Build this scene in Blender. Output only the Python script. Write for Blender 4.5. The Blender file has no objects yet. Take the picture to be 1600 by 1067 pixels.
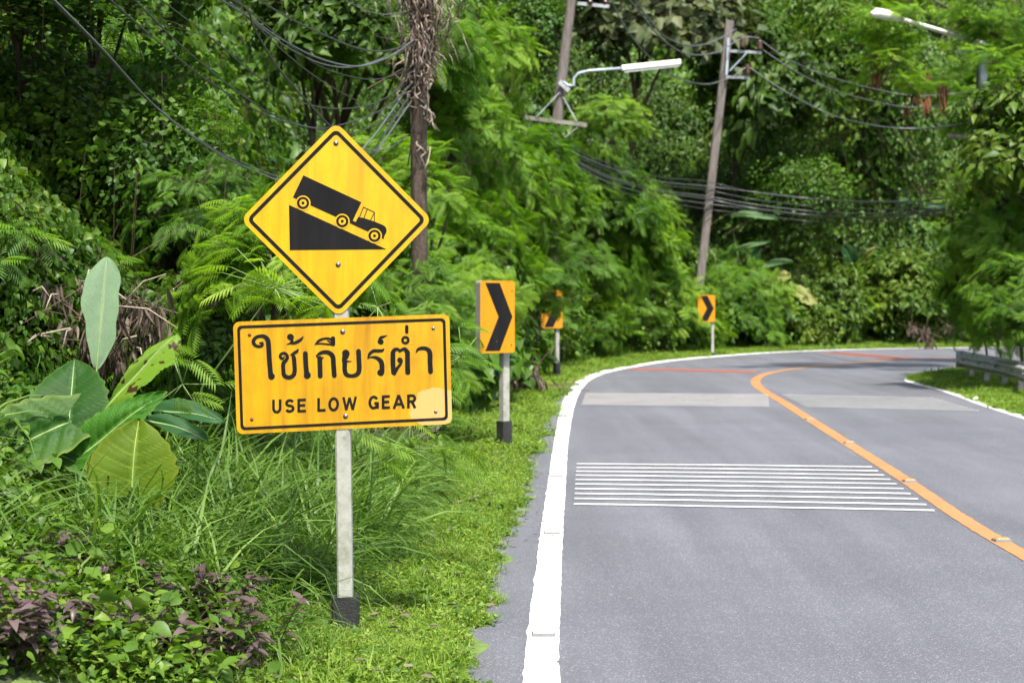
import bpy, math, random
import numpy as np
from mathutils import Vector, Matrix, Euler
PI = math.pi
R = math.radians
random.seed(7)
rng = np.random.default_rng(7)
sc = bpy.context.scene
col = sc.collection

# ------------------------------------------------------------------ camera, sky, sun, exposure
FPX, CX, CY, HOR, CAMH = 2667.0, 800.0, 533.5, 460.0, 1.6
PITCH = math.atan((CY - HOR) / FPX)
cam_d = bpy.data.cameras.new("camera")
cam = bpy.data.objects.new("camera", cam_d)
col.objects.link(cam)
cam.location = (0, 0, CAMH)
cam.rotation_euler = (PI / 2 - PITCH, 0, 0)
cam_d.sensor_width = 36.0
cam_d.lens = FPX * 36 / 1600
cam_d.clip_end = 600
cam_d.dof.use_dof = True
cam_d.dof.focus_distance = 8.3
cam_d.dof.aperture_fstop = 4.0
cam_d.dof.aperture_blades = 7
sc.camera = cam

SUN_EL, SUN_AZ = R(62), R(165)      # azimuth clockwise from +Y: high, from behind the camera and a little to the right
w = bpy.data.worlds.new("World")
sc.world = w
w.use_nodes = True
nt = w.node_tree
nt.nodes.clear()
wo = nt.nodes.new("ShaderNodeOutputWorld")
bg = nt.nodes.new("ShaderNodeBackground")
sk = nt.nodes.new("ShaderNodeTexSky")
sk.sky_type = 'NISHITA'
sk.sun_disc = False
sk.sun_elevation = SUN_EL
sk.sun_rotation = SUN_AZ
sk.air_density = 1.0
sk.dust_density = 3.0
bg.inputs[1].default_value = 0.125
nt.links.new(sk.outputs[0], bg.inputs[0])
nt.links.new(bg.outputs[0], wo.inputs[0])
sd = bpy.data.lights.new("sun", 'SUN')
sd.energy = 3.5
sd.angle = R(2.5)
sd.color = (1.0, 0.955, 0.88)
sun = bpy.data.objects.new("sun", sd)
col.objects.link(sun)
sv = Vector((math.sin(SUN_AZ) * math.cos(SUN_EL), math.cos(SUN_AZ) * math.cos(SUN_EL), math.sin(SUN_EL)))
sun.rotation_euler = sv.to_track_quat('Z', 'Y').to_euler()
sun.location = (10, -10, 40)
sc.view_settings.view_transform = 'Standard'
sc.view_settings.look = 'None'
sc.view_settings.gamma = 1.0
sc.view_settings.use_curve_mapping = False
sc.view_settings.exposure = 1.35
sc.render.engine = 'CYCLES'
sc.cycles.max_bounces = 6
sc.cycles.transparent_max_bounces = 4
sc.cycles.use_denoising = True

# ------------------------------------------------------------------ pixel -> place
CP, SP = math.cos(PITCH), math.sin(PITCH)


def ray(px, py):
    u, v = (px - CX) / FPX, (CY - py) / FPX
    return Vector((u, CP + v * SP, -SP + v * CP))


def at(px, py, D):
    r = ray(px, py)
    return Vector((0, 0, CAMH)) + r * (D / r.y)


def grd(px, py, z=0.0):
    r = ray(px, py)
    return Vector((0, 0, CAMH)) + r * ((z - CAMH) / r.z)


# ------------------------------------------------------------------ object helpers
def tag(o, label=None, cat=None, group=None, kind=None):
    if label: o["label"] = label
    if cat: o["category"] = cat
    if group: o["group"] = group
    if kind: o["kind"] = kind
    return o


def empty(name, loc=(0, 0, 0), rz=0.0):
    o = bpy.data.objects.new(name, None)
    col.objects.link(o)
    o.location = loc
    o.rotation_euler = (0, 0, rz)
    o.empty_display_size = 0.2
    return o


def mesh_np(name, V, F, mats, smooth=False, v=None, mi=None, extra=None):
    """V (n,3), F list/array of equal or mixed polygons -> mesh data"""
    me = bpy.data.meshes.new(name)
    V = np.asarray(V, np.float32)
    if isinstance(F, np.ndarray):
        k = F.shape[1]
        nf = F.shape[0]
        me.vertices.add(len(V)); me.loops.add(nf * k); me.polygons.add(nf)
        me.vertices.foreach_set("co", V.ravel())
        me.loops.foreach_set("vertex_index", F.astype(np.int32).ravel())
        me.polygons.foreach_set("loop_start", np.arange(0, nf * k, k, dtype=np.int32))
        me.polygons.foreach_set("loop_total", np.full(nf, k, np.int32))
        me.update(calc_edges=True)
    else:
        me.from_pydata([tuple(map(float, p)) for p in V], [], [tuple(map(int, f)) for f in F])
    for m in (mats if isinstance(mats, (list, tuple)) else [mats]):
        me.materials.append(m)
    if smooth:
        me.polygons.foreach_set("use_smooth", np.ones(len(me.polygons), bool))
    if v is not None:
        a = me.attributes.new("v", 'FLOAT', 'POINT')
        a.data.foreach_set("value", np.asarray(v, np.float32))
    if extra:
        for nm, arr in extra.items():
            a = me.attributes.new(nm, 'FLOAT', 'POINT')
            a.data.foreach_set("value", np.asarray(arr, np.float32))
    if mi is not None:
        me.polygons.foreach_set("material_index", np.asarray(mi, np.int32))
    me.update()
    return me


def link(name, me, parent=None, loc=None, rot=None):
    o = bpy.data.objects.new(name, me)
    col.objects.link(o)
    if parent is not None: o.parent = parent
    if loc is not None: o.location = loc
    if rot is not None: o.rotation_euler = rot
    return o


class MB:
    """collects plain solids and links them as one mesh"""
    def __init__(s): s.V, s.F = [], []

    def add(s, V, F):
        b = len(s.V)
        s.V += [tuple(p) for p in V]
        s.F += [tuple(i + b for i in f) for f in F]
        return s

    def box(s, c, size, M=None, ch=0.0):
        x, y, z = [d / 2 for d in size]
        if ch <= 0:
            P = [(-x, -y), (x, -y), (x, y), (-x, y)]
        else:
            P = [(-x + ch, -y), (x - ch, -y), (x, -y + ch), (x, y - ch), (x - ch, y), (-x + ch, y), (-x, y - ch), (-x, -y + ch)]
        n = len(P)
        V = [Vector((a, b, -z)) for a, b in P] + [Vector((a, b, z)) for a, b in P]
        F = [tuple(range(n))[::-1], tuple(range(n, 2 * n))] + [(i, (i + 1) % n, (i + 1) % n + n, i + n) for i in range(n)]
        if M is not None: V = [M @ p for p in V]
        return s.add([p + Vector(c) for p in V], F)

    def tube(s, pts, rad, n=8, cap=True):
        pts = [Vector(p) for p in pts]
        rad = rad if isinstance(rad, (list, tuple)) else [rad] * len(pts)
        V, F = [], []
        up = None
        for i, p in enumerate(pts):
            d = (pts[min(i + 1, len(pts) - 1)] - pts[max(i - 1, 0)]).normalized()
            if up is None:
                up = Vector((0, 0, 1)) if abs(d.z) < 0.9 else Vector((0, 1, 0))
            a = (up - d * up.dot(d)).normalized()
            up = a
            b = d.cross(a)
            for k in range(n):
                t = 2 * PI * k / n
                V.append(p + (a * math.cos(t) + b * math.sin(t)) * rad[i])
        for i in range(len(pts) - 1):
            for k in range(n):
                F.append((i * n + k, i * n + (k + 1) % n, (i + 1) * n + (k + 1) % n, (i + 1) * n + k))
        if cap:
            F.append(tuple(range(n))[::-1])
            F.append(tuple(range((len(pts) - 1) * n, len(pts) * n)))
        return s.add(V, F)

    def build(s, name, mat, parent=None, smooth=False, **kw):
        me = mesh_np(name, s.V, s.F, mat, smooth)
        return link(name, me, parent, **kw)


def beam(mb, p, q, wd, dp, ch=0.0):
    """square-section bar from p to q"""
    p, q = Vector(p), Vector(q)
    d = q - p
    M = d.to_track_quat('Z', 'Y').to_matrix()
    mb.box((p + q) / 2, (wd, dp, d.length), M, ch)


# ------------------------------------------------------------------ materials
def newmat(name):
    m = bpy.data.materials.new(name)
    m.use_nodes = True
    n = m.node_tree
    p = n.nodes["Principled BSDF"]
    return m, n, p


def N(n, t, **kw):
    x = n.nodes.new(t)
    for k, v in kw.items():
        if k.startswith("i_"):
            x.inputs[int(k[2:])].default_value = v
        else:
            setattr(x, k, v)
    return x


def ramp(n, src, stops, interp='LINEAR'):
    r = n.nodes.new("ShaderNodeValToRGB")
    r.color_ramp.interpolation = interp
    e = r.color_ramp.elements
    while len(e) < len(stops): e.new(0.5)
    for i, (p, c) in enumerate(stops):
        e[i].position = p
        e[i].color = (*c, 1) if len(c) == 3 else c
    n.links.new(src, r.inputs[0])
    return r


def noise(n, scale, detail=4, rough=0.6, coord=None, vec=None):
    x = n.nodes.new("ShaderNodeTexNoise")
    x.inputs["Scale"].default_value = scale
    x.inputs["Detail"].default_value = detail
    x.inputs["Roughness"].default_value = rough
    if coord is not None: n.links.new(coord, x.inputs["Vector"])
    return x


def mixc(n, fac, a, b, mode='MIX'):
    x = n.nodes.new("ShaderNodeMix")
    x.data_type = 'RGBA'
    x.blend_type = mode
    for s, v in ((0, fac), (6, a), (7, b)):
        if isinstance(v, (int, float)): x.inputs[s].default_value = v
        elif isinstance(v, tuple): x.inputs[s].default_value = (*v, 1)
        else: n.links.new(v, x.inputs[s])
    return x.outputs[2]


def math_(n, op, a, b=None):
    x = n.nodes.new("ShaderNodeMath")
    x.operation = op
    for i, v in enumerate((a, b)):
        if v is None: continue
        if isinstance(v, (int, float)): x.inputs[i].default_value = v
        else: n.links.new(v, x.inputs[i])
    return x.outputs[0]


def bump(n, p, h, strength=0.3, dist=0.01):
    b = n.nodes.new("ShaderNodeBump")
    b.inputs["Strength"].default_value = strength
    b.inputs["Distance"].default_value = dist
    n.links.new(h, b.inputs["Height"])
    n.links.new(b.outputs[0], p.inputs["Normal"])


def leaf_mat(name, stops, wood=(0.09, 0.06, 0.04), trans=0.35, rough=0.42, species=0.5, spec=0.28):
    """stops: three greens from old/dark leaf to young/pale leaf. v<0 marks twigs."""
    m, n, p = newmat(name)
    at_ = N(n, "ShaderNodeAttribute", attribute_name="v")
    oi = N(n, "ShaderNodeObjectInfo")
    geo = N(n, "ShaderNodeNewGeometry")
    big = noise(n, 0.45, 2, 0.5, geo.outputs["Position"])
    f = math_(n, 'ADD', math_(n, 'MULTIPLY', at_.outputs["Fac"], 0.55), math_(n, 'MULTIPLY', oi.outputs["Random"], 0.35))
    f = math_(n, 'ADD', f, math_(n, 'MULTIPLY', math_(n, 'SUBTRACT', big.outputs[0], 0.45), species * 1.6))
    r = ramp(n, f, [(0.0, stops[0]), (0.5, stops[1]), (1.0, stops[2])])
    isw = math_(n, 'LESS_THAN', at_.outputs["Fac"], -0.05)
    c = mixc(n, isw, r.outputs[0], wood)
    fine = noise(n, 60, 3, 0.6, geo.outputs["Position"])
    c = mixc(n, 0.35, c, ramp(n, fine.outputs[0], [(0.3, (0.55, 0.55, 0.5)), (0.7, (1.25, 1.2, 1.1))]).outputs[0], 'MULTIPLY')
    n.links.new(c, p.inputs["Base Color"])
    p.inputs["Roughness"].default_value = rough + 0.06
    p.inputs["Specular IOR Level"].default_value = spec
    tr = N(n, "ShaderNodeBsdfTranslucent")
    tc = mixc(n, 1.0, c, (1.35, 1.5, 0.55), 'MULTIPLY')
    n.links.new(tc, tr.inputs[0])
    mx = N(n, "ShaderNodeMixShader")
    fac = math_(n, 'MULTIPLY', math_(n, 'SUBTRACT', 1.0, isw), trans)
    n.links.new(fac, mx.inputs[0])
    n.links.new(p.outputs[0], mx.inputs[1])
    n.links.new(tr.outputs[0], mx.inputs[2])
    n.links.new(mx.outputs[0], n.nodes["Material Output"].inputs[0])
    return m


M = {}
M["feather"] = leaf_mat("feathery_leaf", [(0.0416, 0.1134, 0.0121), (0.1069, 0.2268, 0.0155), (0.2495, 0.3856, 0.0259)], trans=0.45)
M["broad"] = leaf_mat("broad_leaf", [(0.0189, 0.0508, 0.0056), (0.0540, 0.1149, 0.0084), (0.1620, 0.2298, 0.0175)], trans=0.32, rough=0.42)
M["vine"] = leaf_mat("vine_leaf", [(0.0233, 0.0665, 0.0084), (0.0545, 0.1270, 0.0116), (0.1426, 0.2298, 0.0194)], trans=0.32, rough=0.40)
M["cover"] = leaf_mat("ground_cover_leaf", [(0.0404, 0.0918, 0.0129), (0.0858, 0.1744, 0.0192), (0.1918, 0.2938, 0.0321)], trans=0.35, rough=0.40)
M["pale"] = leaf_mat("pale_mottled_leaf", [(0.0425, 0.0723, 0.0255), (0.1020, 0.1275, 0.0510), (0.2295, 0.2125, 0.1020)], trans=0.25, rough=0.5)
M["purple"] = leaf_mat("purple_leaf", [(0.0340, 0.0170, 0.0187), (0.0723, 0.0467, 0.0467), (0.1445, 0.1105, 0.1062)], trans=0.12, rough=0.32, wood=(0.0510, 0.0255, 0.0255))
M["grass"] = leaf_mat("long_grass_blade", [(0.0400, 0.0950, 0.0150), (0.1000, 0.1900, 0.0300), (0.2200, 0.3135, 0.0720)], trans=0.3, rough=0.4, species=0.3)
M["turf"] = leaf_mat("verge_grass_blade", [(0.0690, 0.1375, 0.0120), (0.1552, 0.2585, 0.0240), (0.3220, 0.4070, 0.0800)], trans=0.35, rough=0.5, species=0.35)
M["straw"] = leaf_mat("straw_blade", [(0.1360, 0.1445, 0.0510), (0.2380, 0.2295, 0.1020), (0.3570, 0.3400, 0.1870)], trans=0.2, rough=0.6)
M["dry"] = leaf_mat("dry_leaf", [(0.0595, 0.0382, 0.0272), (0.1445, 0.1105, 0.0892), (0.3060, 0.2550, 0.2210)], trans=0.12, rough=0.7, wood=(0.1020, 0.0680, 0.0467))
M["pod"] = leaf_mat("dry_seed_pod", [(0.05, 0.016, 0.01), (0.12, 0.035, 0.018), (0.25, 0.09, 0.04)], trans=0.05, rough=0.55)


def big_leaf_mat(name, base, vein, edge, spots=None, rough=0.38, trans=0.25):
    m, n, p = newmat(name)
    a = N(n, "ShaderNodeAttribute", attribute_name="vein")
    b = N(n, "ShaderNodeAttribute", attribute_name="edge")
    geo = N(n, "ShaderNodeNewGeometry")
    nz = noise(n, 14, 4, 0.6, geo.outputs["Position"])
    c = mixc(n, math_(n, 'MULTIPLY', nz.outputs[0], 0.5), base, tuple(x * 0.45 for x in base))
    c = mixc(n, math_(n, 'MULTIPLY', b.outputs["Fac"], 0.75), c, edge)
    c = mixc(n, math_(n, 'MULTIPLY', math_(n, 'POWER', a.outputs["Fac"], 2.0), 0.95), c, vein)
    if spots:
        sp = noise(n, 11, 2, 0.5, geo.outputs["Position"])
        rr = ramp(n, sp.outputs[0], [(0.555, (0, 0, 0)), (0.58, (1, 1, 1))])
        c = mixc(n, rr.outputs[0], c, spots)
    sp2 = noise(n, 120, 2, 0.5, geo.outputs["Position"])
    c = mixc(n, 0.5, c, ramp(n, sp2.outputs[0], [(0.3, (0.75, 0.75, 0.7)), (0.7, (1.1, 1.1, 1.05))]).outputs[0], 'MULTIPLY')
    n.links.new(c, p.inputs["Base Color"])
    p.inputs["Roughness"].default_value = rough + 0.08
    p.inputs["Specular IOR Level"].default_value = 0.18
    bump(n, p, math_(n, 'ADD', a.outputs["Fac"], nz.outputs[0]), 0.5, 0.006)
    tr = N(n, "ShaderNodeBsdfTranslucent")
    n.links.new(mixc(n, 1.0, c, (1.2, 1.4, 0.4), 'MULTIPLY'), tr.inputs[0])
    mx = N(n, "ShaderNodeMixShader", i_0=trans)
    n.links.new(p.outputs[0], mx.inputs[1])
    n.links.new(tr.outputs[0], mx.inputs[2])
    n.links.new(mx.outputs[0], n.nodes["Material Output"].inputs[0])
    return m


M["ear_dark"] = big_leaf_mat("large_leaf_dark", (0.016, 0.068, 0.008), (0.0560, 0.1280, 0.0280), (0.0560, 0.1280, 0.0160), rough=0.5)
M["ear_mid"] = big_leaf_mat("large_leaf_mid", (0.02, 0.085, 0.009), (0.0800, 0.1600, 0.0360), (0.1600, 0.2160, 0.0400), rough=0.48)
M["ear_bright"] = big_leaf_mat("large_leaf_bright", (0.0360, 0.1360, 0.0096), (0.1280, 0.2720, 0.0400), (0.0720, 0.1920, 0.0160), rough=0.5)
M["ear_yellow"] = big_leaf_mat("large_leaf_yellow", (0.0960, 0.1760, 0.0064), (0.2000, 0.2720, 0.0240), (0.1760, 0.2080, 0.0160), trans=0.4, rough=0.5)
M["ban_pale"] = big_leaf_mat("banana_leaf_pale", (0.2160, 0.3200, 0.2000), (0.4000, 0.4480, 0.2880), (0.1600, 0.3040, 0.1120), rough=0.5)
M["ban_spot"] = big_leaf_mat("banana_leaf_spotted", (0.1600, 0.2880, 0.0240), (0.2720, 0.3840, 0.0800), (0.1280, 0.2720, 0.0240), spots=(0.0480, 0.0240, 0.0096), trans=0.4)
M["ban_far"] = big_leaf_mat("banana_leaf_far", (0.09, 0.17, 0.07), (0.2, 0.28, 0.14), (0.08, 0.17, 0.05), rough=0.5)
M["ban_dark"] = big_leaf_mat("banana_leaf_dark", (0.0280, 0.0880, 0.0280), (0.0800, 0.1600, 0.0640), (0.0400, 0.1040, 0.0320))
M["ban_yellow"] = big_leaf_mat("banana_leaf_yellowing", (0.22, 0.25, 0.06), (0.4400, 0.4160, 0.2400), (0.4000, 0.3360, 0.1280))


def plain(name, colr, rough=0.6, metal=0.0, var=0.25, scale=8, bmp=0.2, bd=0.004, dirt=None, stretch=None):
    m, n, p = newmat(name)
    tc = N(n, "ShaderNodeTexCoord")
    v = tc.outputs["Object"]
    if stretch:
        mp = N(n, "ShaderNodeMapping")
        mp.inputs["Scale"].default_value = stretch
        n.links.new(v, mp.inputs[0])
        v = mp.outputs[0]
    a = noise(n, scale, 6, 0.65, v)
    c = mixc(n, 1.0, colr, ramp(n, a.outputs[0], [(0.25, (1 - var,) * 3), (0.75, (1 + var,) * 3)]).outputs[0], 'MULTIPLY')
    if dirt:
        b = noise(n, scale * 0.6, 8, 0.7, v)
        r = ramp(n, b.outputs[0], [(0.48, (0, 0, 0)), (0.66, (1, 1, 1))])
        c = mixc(n, r.outputs[0], c, dirt)
    n.links.new(c, p.inputs["Base Color"])
    p.inputs["Roughness"].default_value = rough
    if rough >= 0.7: p.inputs["Specular IOR Level"].default_value = 0.25
    p.inputs["Metallic"].default_value = metal
    if bmp: bump(n, p, noise(n, scale * 6, 5, 0.6, v).outputs[0], bmp, bd)
    return m


M["conc"] = plain("weathered_concrete", (0.30, 0.29, 0.25), 0.85, 0, 0.3, 18, 0.5, 0.004, dirt=(0.12, 0.13, 0.10))
M["white_post"] = plain("worn_white_post_paint", (0.33, 0.33, 0.29), 0.8, 0, 0.2, 22, 0.5, 0.003, dirt=(0.20, 0.21, 0.15))
M["black_post"] = plain("worn_black_post_paint", (0.016, 0.016, 0.016), 0.6, 0, 0.3, 16, 0.8, 0.006, dirt=(0.035, 0.033, 0.03))
M["pole"] = plain("old_concrete_pole", (0.16, 0.14, 0.125), 0.9, 0, 0.35, 6, 0.4, 0.01, dirt=(0.10, 0.08, 0.065), stretch=(3, 3, 0.5))
M["wood"] = plain("grey_crossarm", (0.23, 0.22, 0.18), 0.85, 0, 0.3, 8, 0.4, 0.01, dirt=(0.10, 0.10, 0.07))
M["bark"] = plain("brown_bark", (0.11, 0.082, 0.062), 0.95, 0, 0.5, 9, 1.0, 0.03, dirt=(0.035, 0.028, 0.02), stretch=(2, 2, 0.4))
M["drybark"] = plain("dry_vine_stem", (0.30, 0.24, 0.19), 0.9, 0, 0.5, 12, 0.5, 0.01)
M["steel"] = plain("galvanised_steel", (0.40, 0.42, 0.43), 0.45, 0.25, 0.2, 6, 0.1, 0.002, dirt=(0.20, 0.20, 0.19))
M["lamp"] = plain("pale_lamp_housing", (0.72, 0.71, 0.64), 0.4, 0, 0.12, 6, 0.0)
M["lampg"] = plain("pale_blue_grey_metal", (0.36, 0.42, 0.47), 0.5, 0.2, 0.15, 6, 0.0)
M["ceramic"] = plain("brown_insulator_glaze", (0.06, 0.025, 0.018), 0.25, 0, 0.3, 6, 0.0)
M["cable"] = plain("black_cable_sheath", (0.04, 0.04, 0.042), 0.35, 0, 0.2, 4, 0.0)
M["cable_grey"] = plain("grey_cable_sheath", (0.10, 0.105, 0.11), 0.4, 0, 0.2, 4, 0.0)
M["bolt"] = plain("zinc_bolt", (0.22, 0.20, 0.19), 0.4, 0.7, 0.3, 90, 0.2, 0.001)
M["rustbolt"] = plain("rusty_bolt", (0.16, 0.06, 0.03), 0.7, 0.2, 0.3, 90, 0.2, 0.001)
M["back"] = plain("grey_sign_side", (0.27, 0.26, 0.24), 0.6, 0.2, 0.25, 10, 0.1)
M["stud"] = plain("white_stud_shell", (0.70, 0.70, 0.66), 0.35, 0, 0.1, 60, 0.1)
M["studedge"] = plain("grey_stud_edge", (0.13, 0.13, 0.125), 0.5, 0, 0.2, 60, 0.1)
M["ystud"] = plain("yellow_stud_shell", (0.34, 0.20, 0.07), 0.35, 0, 0.2, 60, 0.1)
M["sign_black"] = plain("black_sign_film", (0.007, 0.007, 0.008), 0.75, 0, 0.35, 7, 0.0, dirt=(0.012, 0.011, 0.010), stretch=(3, 1, 0.4))
M["litter"] = plain("white_litter", (0.65, 0.65, 0.65), 0.4, 0, 0.1, 40, 0.1)


def sign_mat(name, base, dark, patch=None, rough=0.32):
    m, n, p = newmat(name)
    tc = N(n, "ShaderNodeTexCoord")
    v = tc.outputs["Object"]
    mp = N(n, "ShaderNodeMapping")
    mp.inputs["Scale"].default_value = (14, 14, 1.3)
    n.links.new(v, mp.inputs[0])
    st = noise(n, 1.0, 6, 0.65, mp.outputs[0])
    c = mixc(n, ramp(n, st.outputs[0], [(0.42, (0, 0, 0)), (0.72, (1, 1, 1))]).outputs[0], base, dark)
    gr = noise(n, 160, 3, 0.7, v)
    c = mixc(n, ramp(n, gr.outputs[0], [(0.60, (0, 0, 0)), (0.75, (0.6,) * 3)]).outputs[0], c, tuple(x * 0.45 for x in dark))
    cl = noise(n, 5, 5, 0.7, v)
    c = mixc(n, ramp(n, cl.outputs[0], [(0.45, (0, 0, 0)), (0.7, (0.5,) * 3)]).outputs[0], c, dark)
    if patch:
        (px_, pz_), rad, pc = patch
        pn = noise(n, 7, 3, 0.5, v)
        sep = N(n, "ShaderNodeSeparateXYZ")
        n.links.new(v, sep.inputs[0])
        dx = math_(n, 'SUBTRACT', sep.outputs[0], px_)
        dz = math_(n, 'MULTIPLY', math_(n, 'SUBTRACT', sep.outputs[2], pz_), 1.25)
        dd = math_(n, 'SQRT', math_(n, 'ADD', math_(n, 'MULTIPLY', dx, dx), math_(n, 'MULTIPLY', dz, dz)))
        dd = math_(n, 'ADD', dd, math_(n, 'MULTIPLY', math_(n, 'SUBTRACT', pn.outputs[0], 0.5), 0.16))
        k = ramp(n, dd, [(rad, (1, 1, 1)), (rad + 0.006, (0, 0, 0))])
        c = mixc(n, k.outputs[0], c, pc)
    n.links.new(c, p.inputs["Base Color"])
    p.inputs["Roughness"].default_value = rough
    p.inputs["Coat Weight"].default_value = 0.15
    bump(n, p, noise(n, 40, 2, 0.5, v).outputs[0], 0.05, 0.002)
    return m


M["yellow"] = sign_mat("yellow_sign_face", (0.60, 0.36, 0.001), (0.46, 0.24, 0.002))
M["amber"] = sign_mat("amber_plate_face", (0.53, 0.29, 0.002), (0.34, 0.155, 0.004), patch=((0.445, -0.165), 0.115, (0.58, 0.34, 0.11)))
M["orange"] = sign_mat("orange_chevron_face", (0.54, 0.235, 0.002), (0.48, 0.20, 0.002))


def asphalt_mat():
    m, n, p = newmat("asphalt")
    geo = N(n, "ShaderNodeNewGeometry")
    v = geo.outputs["Position"]
    a = noise(n, 170, 3, 0.85, v)
    b = noise(n, 0.5, 5, 0.6, v)
    vo = N(n, "ShaderNodeTexVoronoi")
    vo.inputs["Scale"].default_value = 130
    n.links.new(v, vo.inputs["Vector"])
    c = mixc(n, 1.0, (0.099, 0.103, 0.117), ramp(n, a.outputs[0], [(0.36, (0.42,) * 3), (0.64, (1.62,) * 3)]).outputs[0], 'MULTIPLY')
    sp = ramp(n, vo.outputs["Color"], [(0.74, (0, 0, 0)), (0.86, (0.6,) * 3)])
    c = mixc(n, sp.outputs[0], c, (0.28, 0.28, 0.285))
    c = mixc(n, 1.0, c, ramp(n, b.outputs[0], [(0.3, (0.86,) * 3), (0.7, (1.10,) * 3)]).outputs[0], 'MULTIPLY')
    # darker tyre lanes and stains
    mp = N(n, "ShaderNodeMapping")
    mp.inputs["Scale"].default_value = (2.2, 0.12, 1)
    n.links.new(v, mp.inputs[0])
    t = noise(n, 1.0, 4, 0.6, mp.outputs[0])
    c = mixc(n, 1.0, c, ramp(n, t.outputs[0], [(0.35, (0.84,) * 3), (0.65, (1.08,) * 3)]).outputs[0], 'MULTIPLY')
    n.links.new(c, p.inputs["Base Color"])
    p.inputs["Roughness"].default_value = 0.72
    bump(n, p, math_(n, 'ADD', a.outputs[0], vo.outputs["Distance"]), 0.7, 0.004)
    return m


M["asphalt"] = asphalt_mat()


def paint_mat(name, colr, worn, wear=0.62, spread=0.08, scale=30):
    m, n, p = newmat(name)
    geo = N(n, "ShaderNodeNewGeometry")
    v = geo.outputs["Position"]
    a = noise(n, scale, 6, 0.75, v)
    c = mixc(n, ramp(n, a.outputs[0], [(wear, (0, 0, 0)), (wear + spread, (1, 1, 1))]).outputs[0], colr, worn)
    b = noise(n, 1.3, 4, 0.6, v)
    c = mixc(n, 1.0, c, ramp(n, b.outputs[0], [(0.3, (0.82,) * 3), (0.7, (1.05,) * 3)]).outputs[0], 'MULTIPLY')
    g2 = noise(n, 170, 3, 0.8, v)
    c = mixc(n, ramp(n, g2.outputs[0], [(0.60, (0, 0, 0)), (0.72, (0.8,) * 3)]).outputs[0], c, (0.14, 0.14, 0.145))
    n.links.new(c, p.inputs["Base Color"])
    p.inputs["Roughness"].default_value = 0.6
    bump(n, p, noise(n, 200, 2, 0.7, v).outputs[0], 0.3, 0.002)
    return m


M["white"] = paint_mat("white_road_paint", (0.80, 0.80, 0.80), (0.5, 0.5, 0.5), 0.72)
M["rumble"] = paint_mat("white_rumble_paint", (0.5616, 0.5538, 0.5304), (0.3120, 0.3120, 0.3120), 0.62)
M["rumble_old"] = paint_mat("worn_rumble_paint", (0.38, 0.37, 0.36), (0.20, 0.20, 0.205), 0.54, 0.16)
M["rumble_faint"] = paint_mat("faint_rumble_paint", (0.3588, 0.3588, 0.3510), (0.2184, 0.2184, 0.2262), 0.58, 0.2)
M["orange_line"] = paint_mat("orange_road_paint", (0.3744, 0.1755, 0.0624), (0.2652, 0.1560, 0.0780), 0.68)
M["red_line"] = paint_mat("red_road_paint", (0.2808, 0.0936, 0.0663), (0.1950, 0.1170, 0.1092), 0.56, 0.2)


def soil_mat():
    m, n, p = newmat("soil_and_moss")
    geo = N(n, "ShaderNodeNewGeometry")
    a = noise(n, 2.2, 6, 0.7, geo.outputs["Position"])
    c = ramp(n, a.outputs[0], [(0.3, (0.025, 0.028, 0.012)), (0.5, (0.035, 0.06, 0.015)), (0.7, (0.06, 0.05, 0.03))])
    n.links.new(c.outputs[0], p.inputs["Base Color"])
    p.inputs["Roughness"].default_value = 0.95
    bump(n, p, noise(n, 18, 5, 0.7, geo.outputs["Position"]).outputs[0], 1.0, 0.05)
    return m


M["soil"] = soil_mat()


def verge_mat():
    m, n, p = newmat("verge_soil")
    geo = N(n, "ShaderNodeNewGeometry")
    a = noise(n, 12, 6, 0.7, geo.outputs["Position"])
    c = ramp(n, a.outputs[0], [(0.35, (0.06, 0.10, 0.02)), (0.6, (0.11, 0.17, 0.03)), (0.8, (0.13, 0.11, 0.06))])
    n.links.new(c.outputs[0], p.inputs["Base Color"])
    p.inputs["Roughness"].default_value = 0.95
    return m


M["verge"] = verge_mat()

M["sign_black"].node_tree.nodes["Principled BSDF"].inputs["Specular IOR Level"].default_value = 0.15
# ------------------------------------------------------------------ road geometry
def G(px, py):
    p = grd(px, py)
    return (p.x, p.y)


def smooth_curve(pts, step=0.25):
    """Catmull-Rom through 2-D points, resampled evenly"""
    P = [np.array(p, float) for p in pts]
    P = [2 * P[0] - P[1]] + P + [2 * P[-1] - P[-2]]
    out = []
    for i in range(1, len(P) - 2):
        a, b, c, d = P[i - 1], P[i], P[i + 1], P[i + 2]
        for t in np.linspace(0, 1, 24, endpoint=False):
            out.append(0.5 * ((2 * b) + (c - a) * t + (2 * a - 5 * b + 4 * c - d) * t * t + (3 * b - a - 3 * c + d) * t ** 3))
    out.append(P[-2])
    out = np.array(out)
    s = np.r_[0, np.cumsum(np.hypot(*np.diff(out, axis=0).T))]
    n = max(8, int(s[-1] / step))
    u = np.linspace(0, s[-1], n)
    q = np.c_[np.interp(u, s, out[:, 0]), np.interp(u, s, out[:, 1])]
    k = np.ones(9) / 9                      # take out the kinks of traced points
    qp = np.pad(q, ((4, 4), (0, 0)), mode='edge')
    qs = np.c_[np.convolve(qp[:, 0], k, 'valid'), np.convolve(qp[:, 1], k, 'valid')]
    qs[0], qs[-1] = q[0], q[-1]
    return qs


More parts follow.
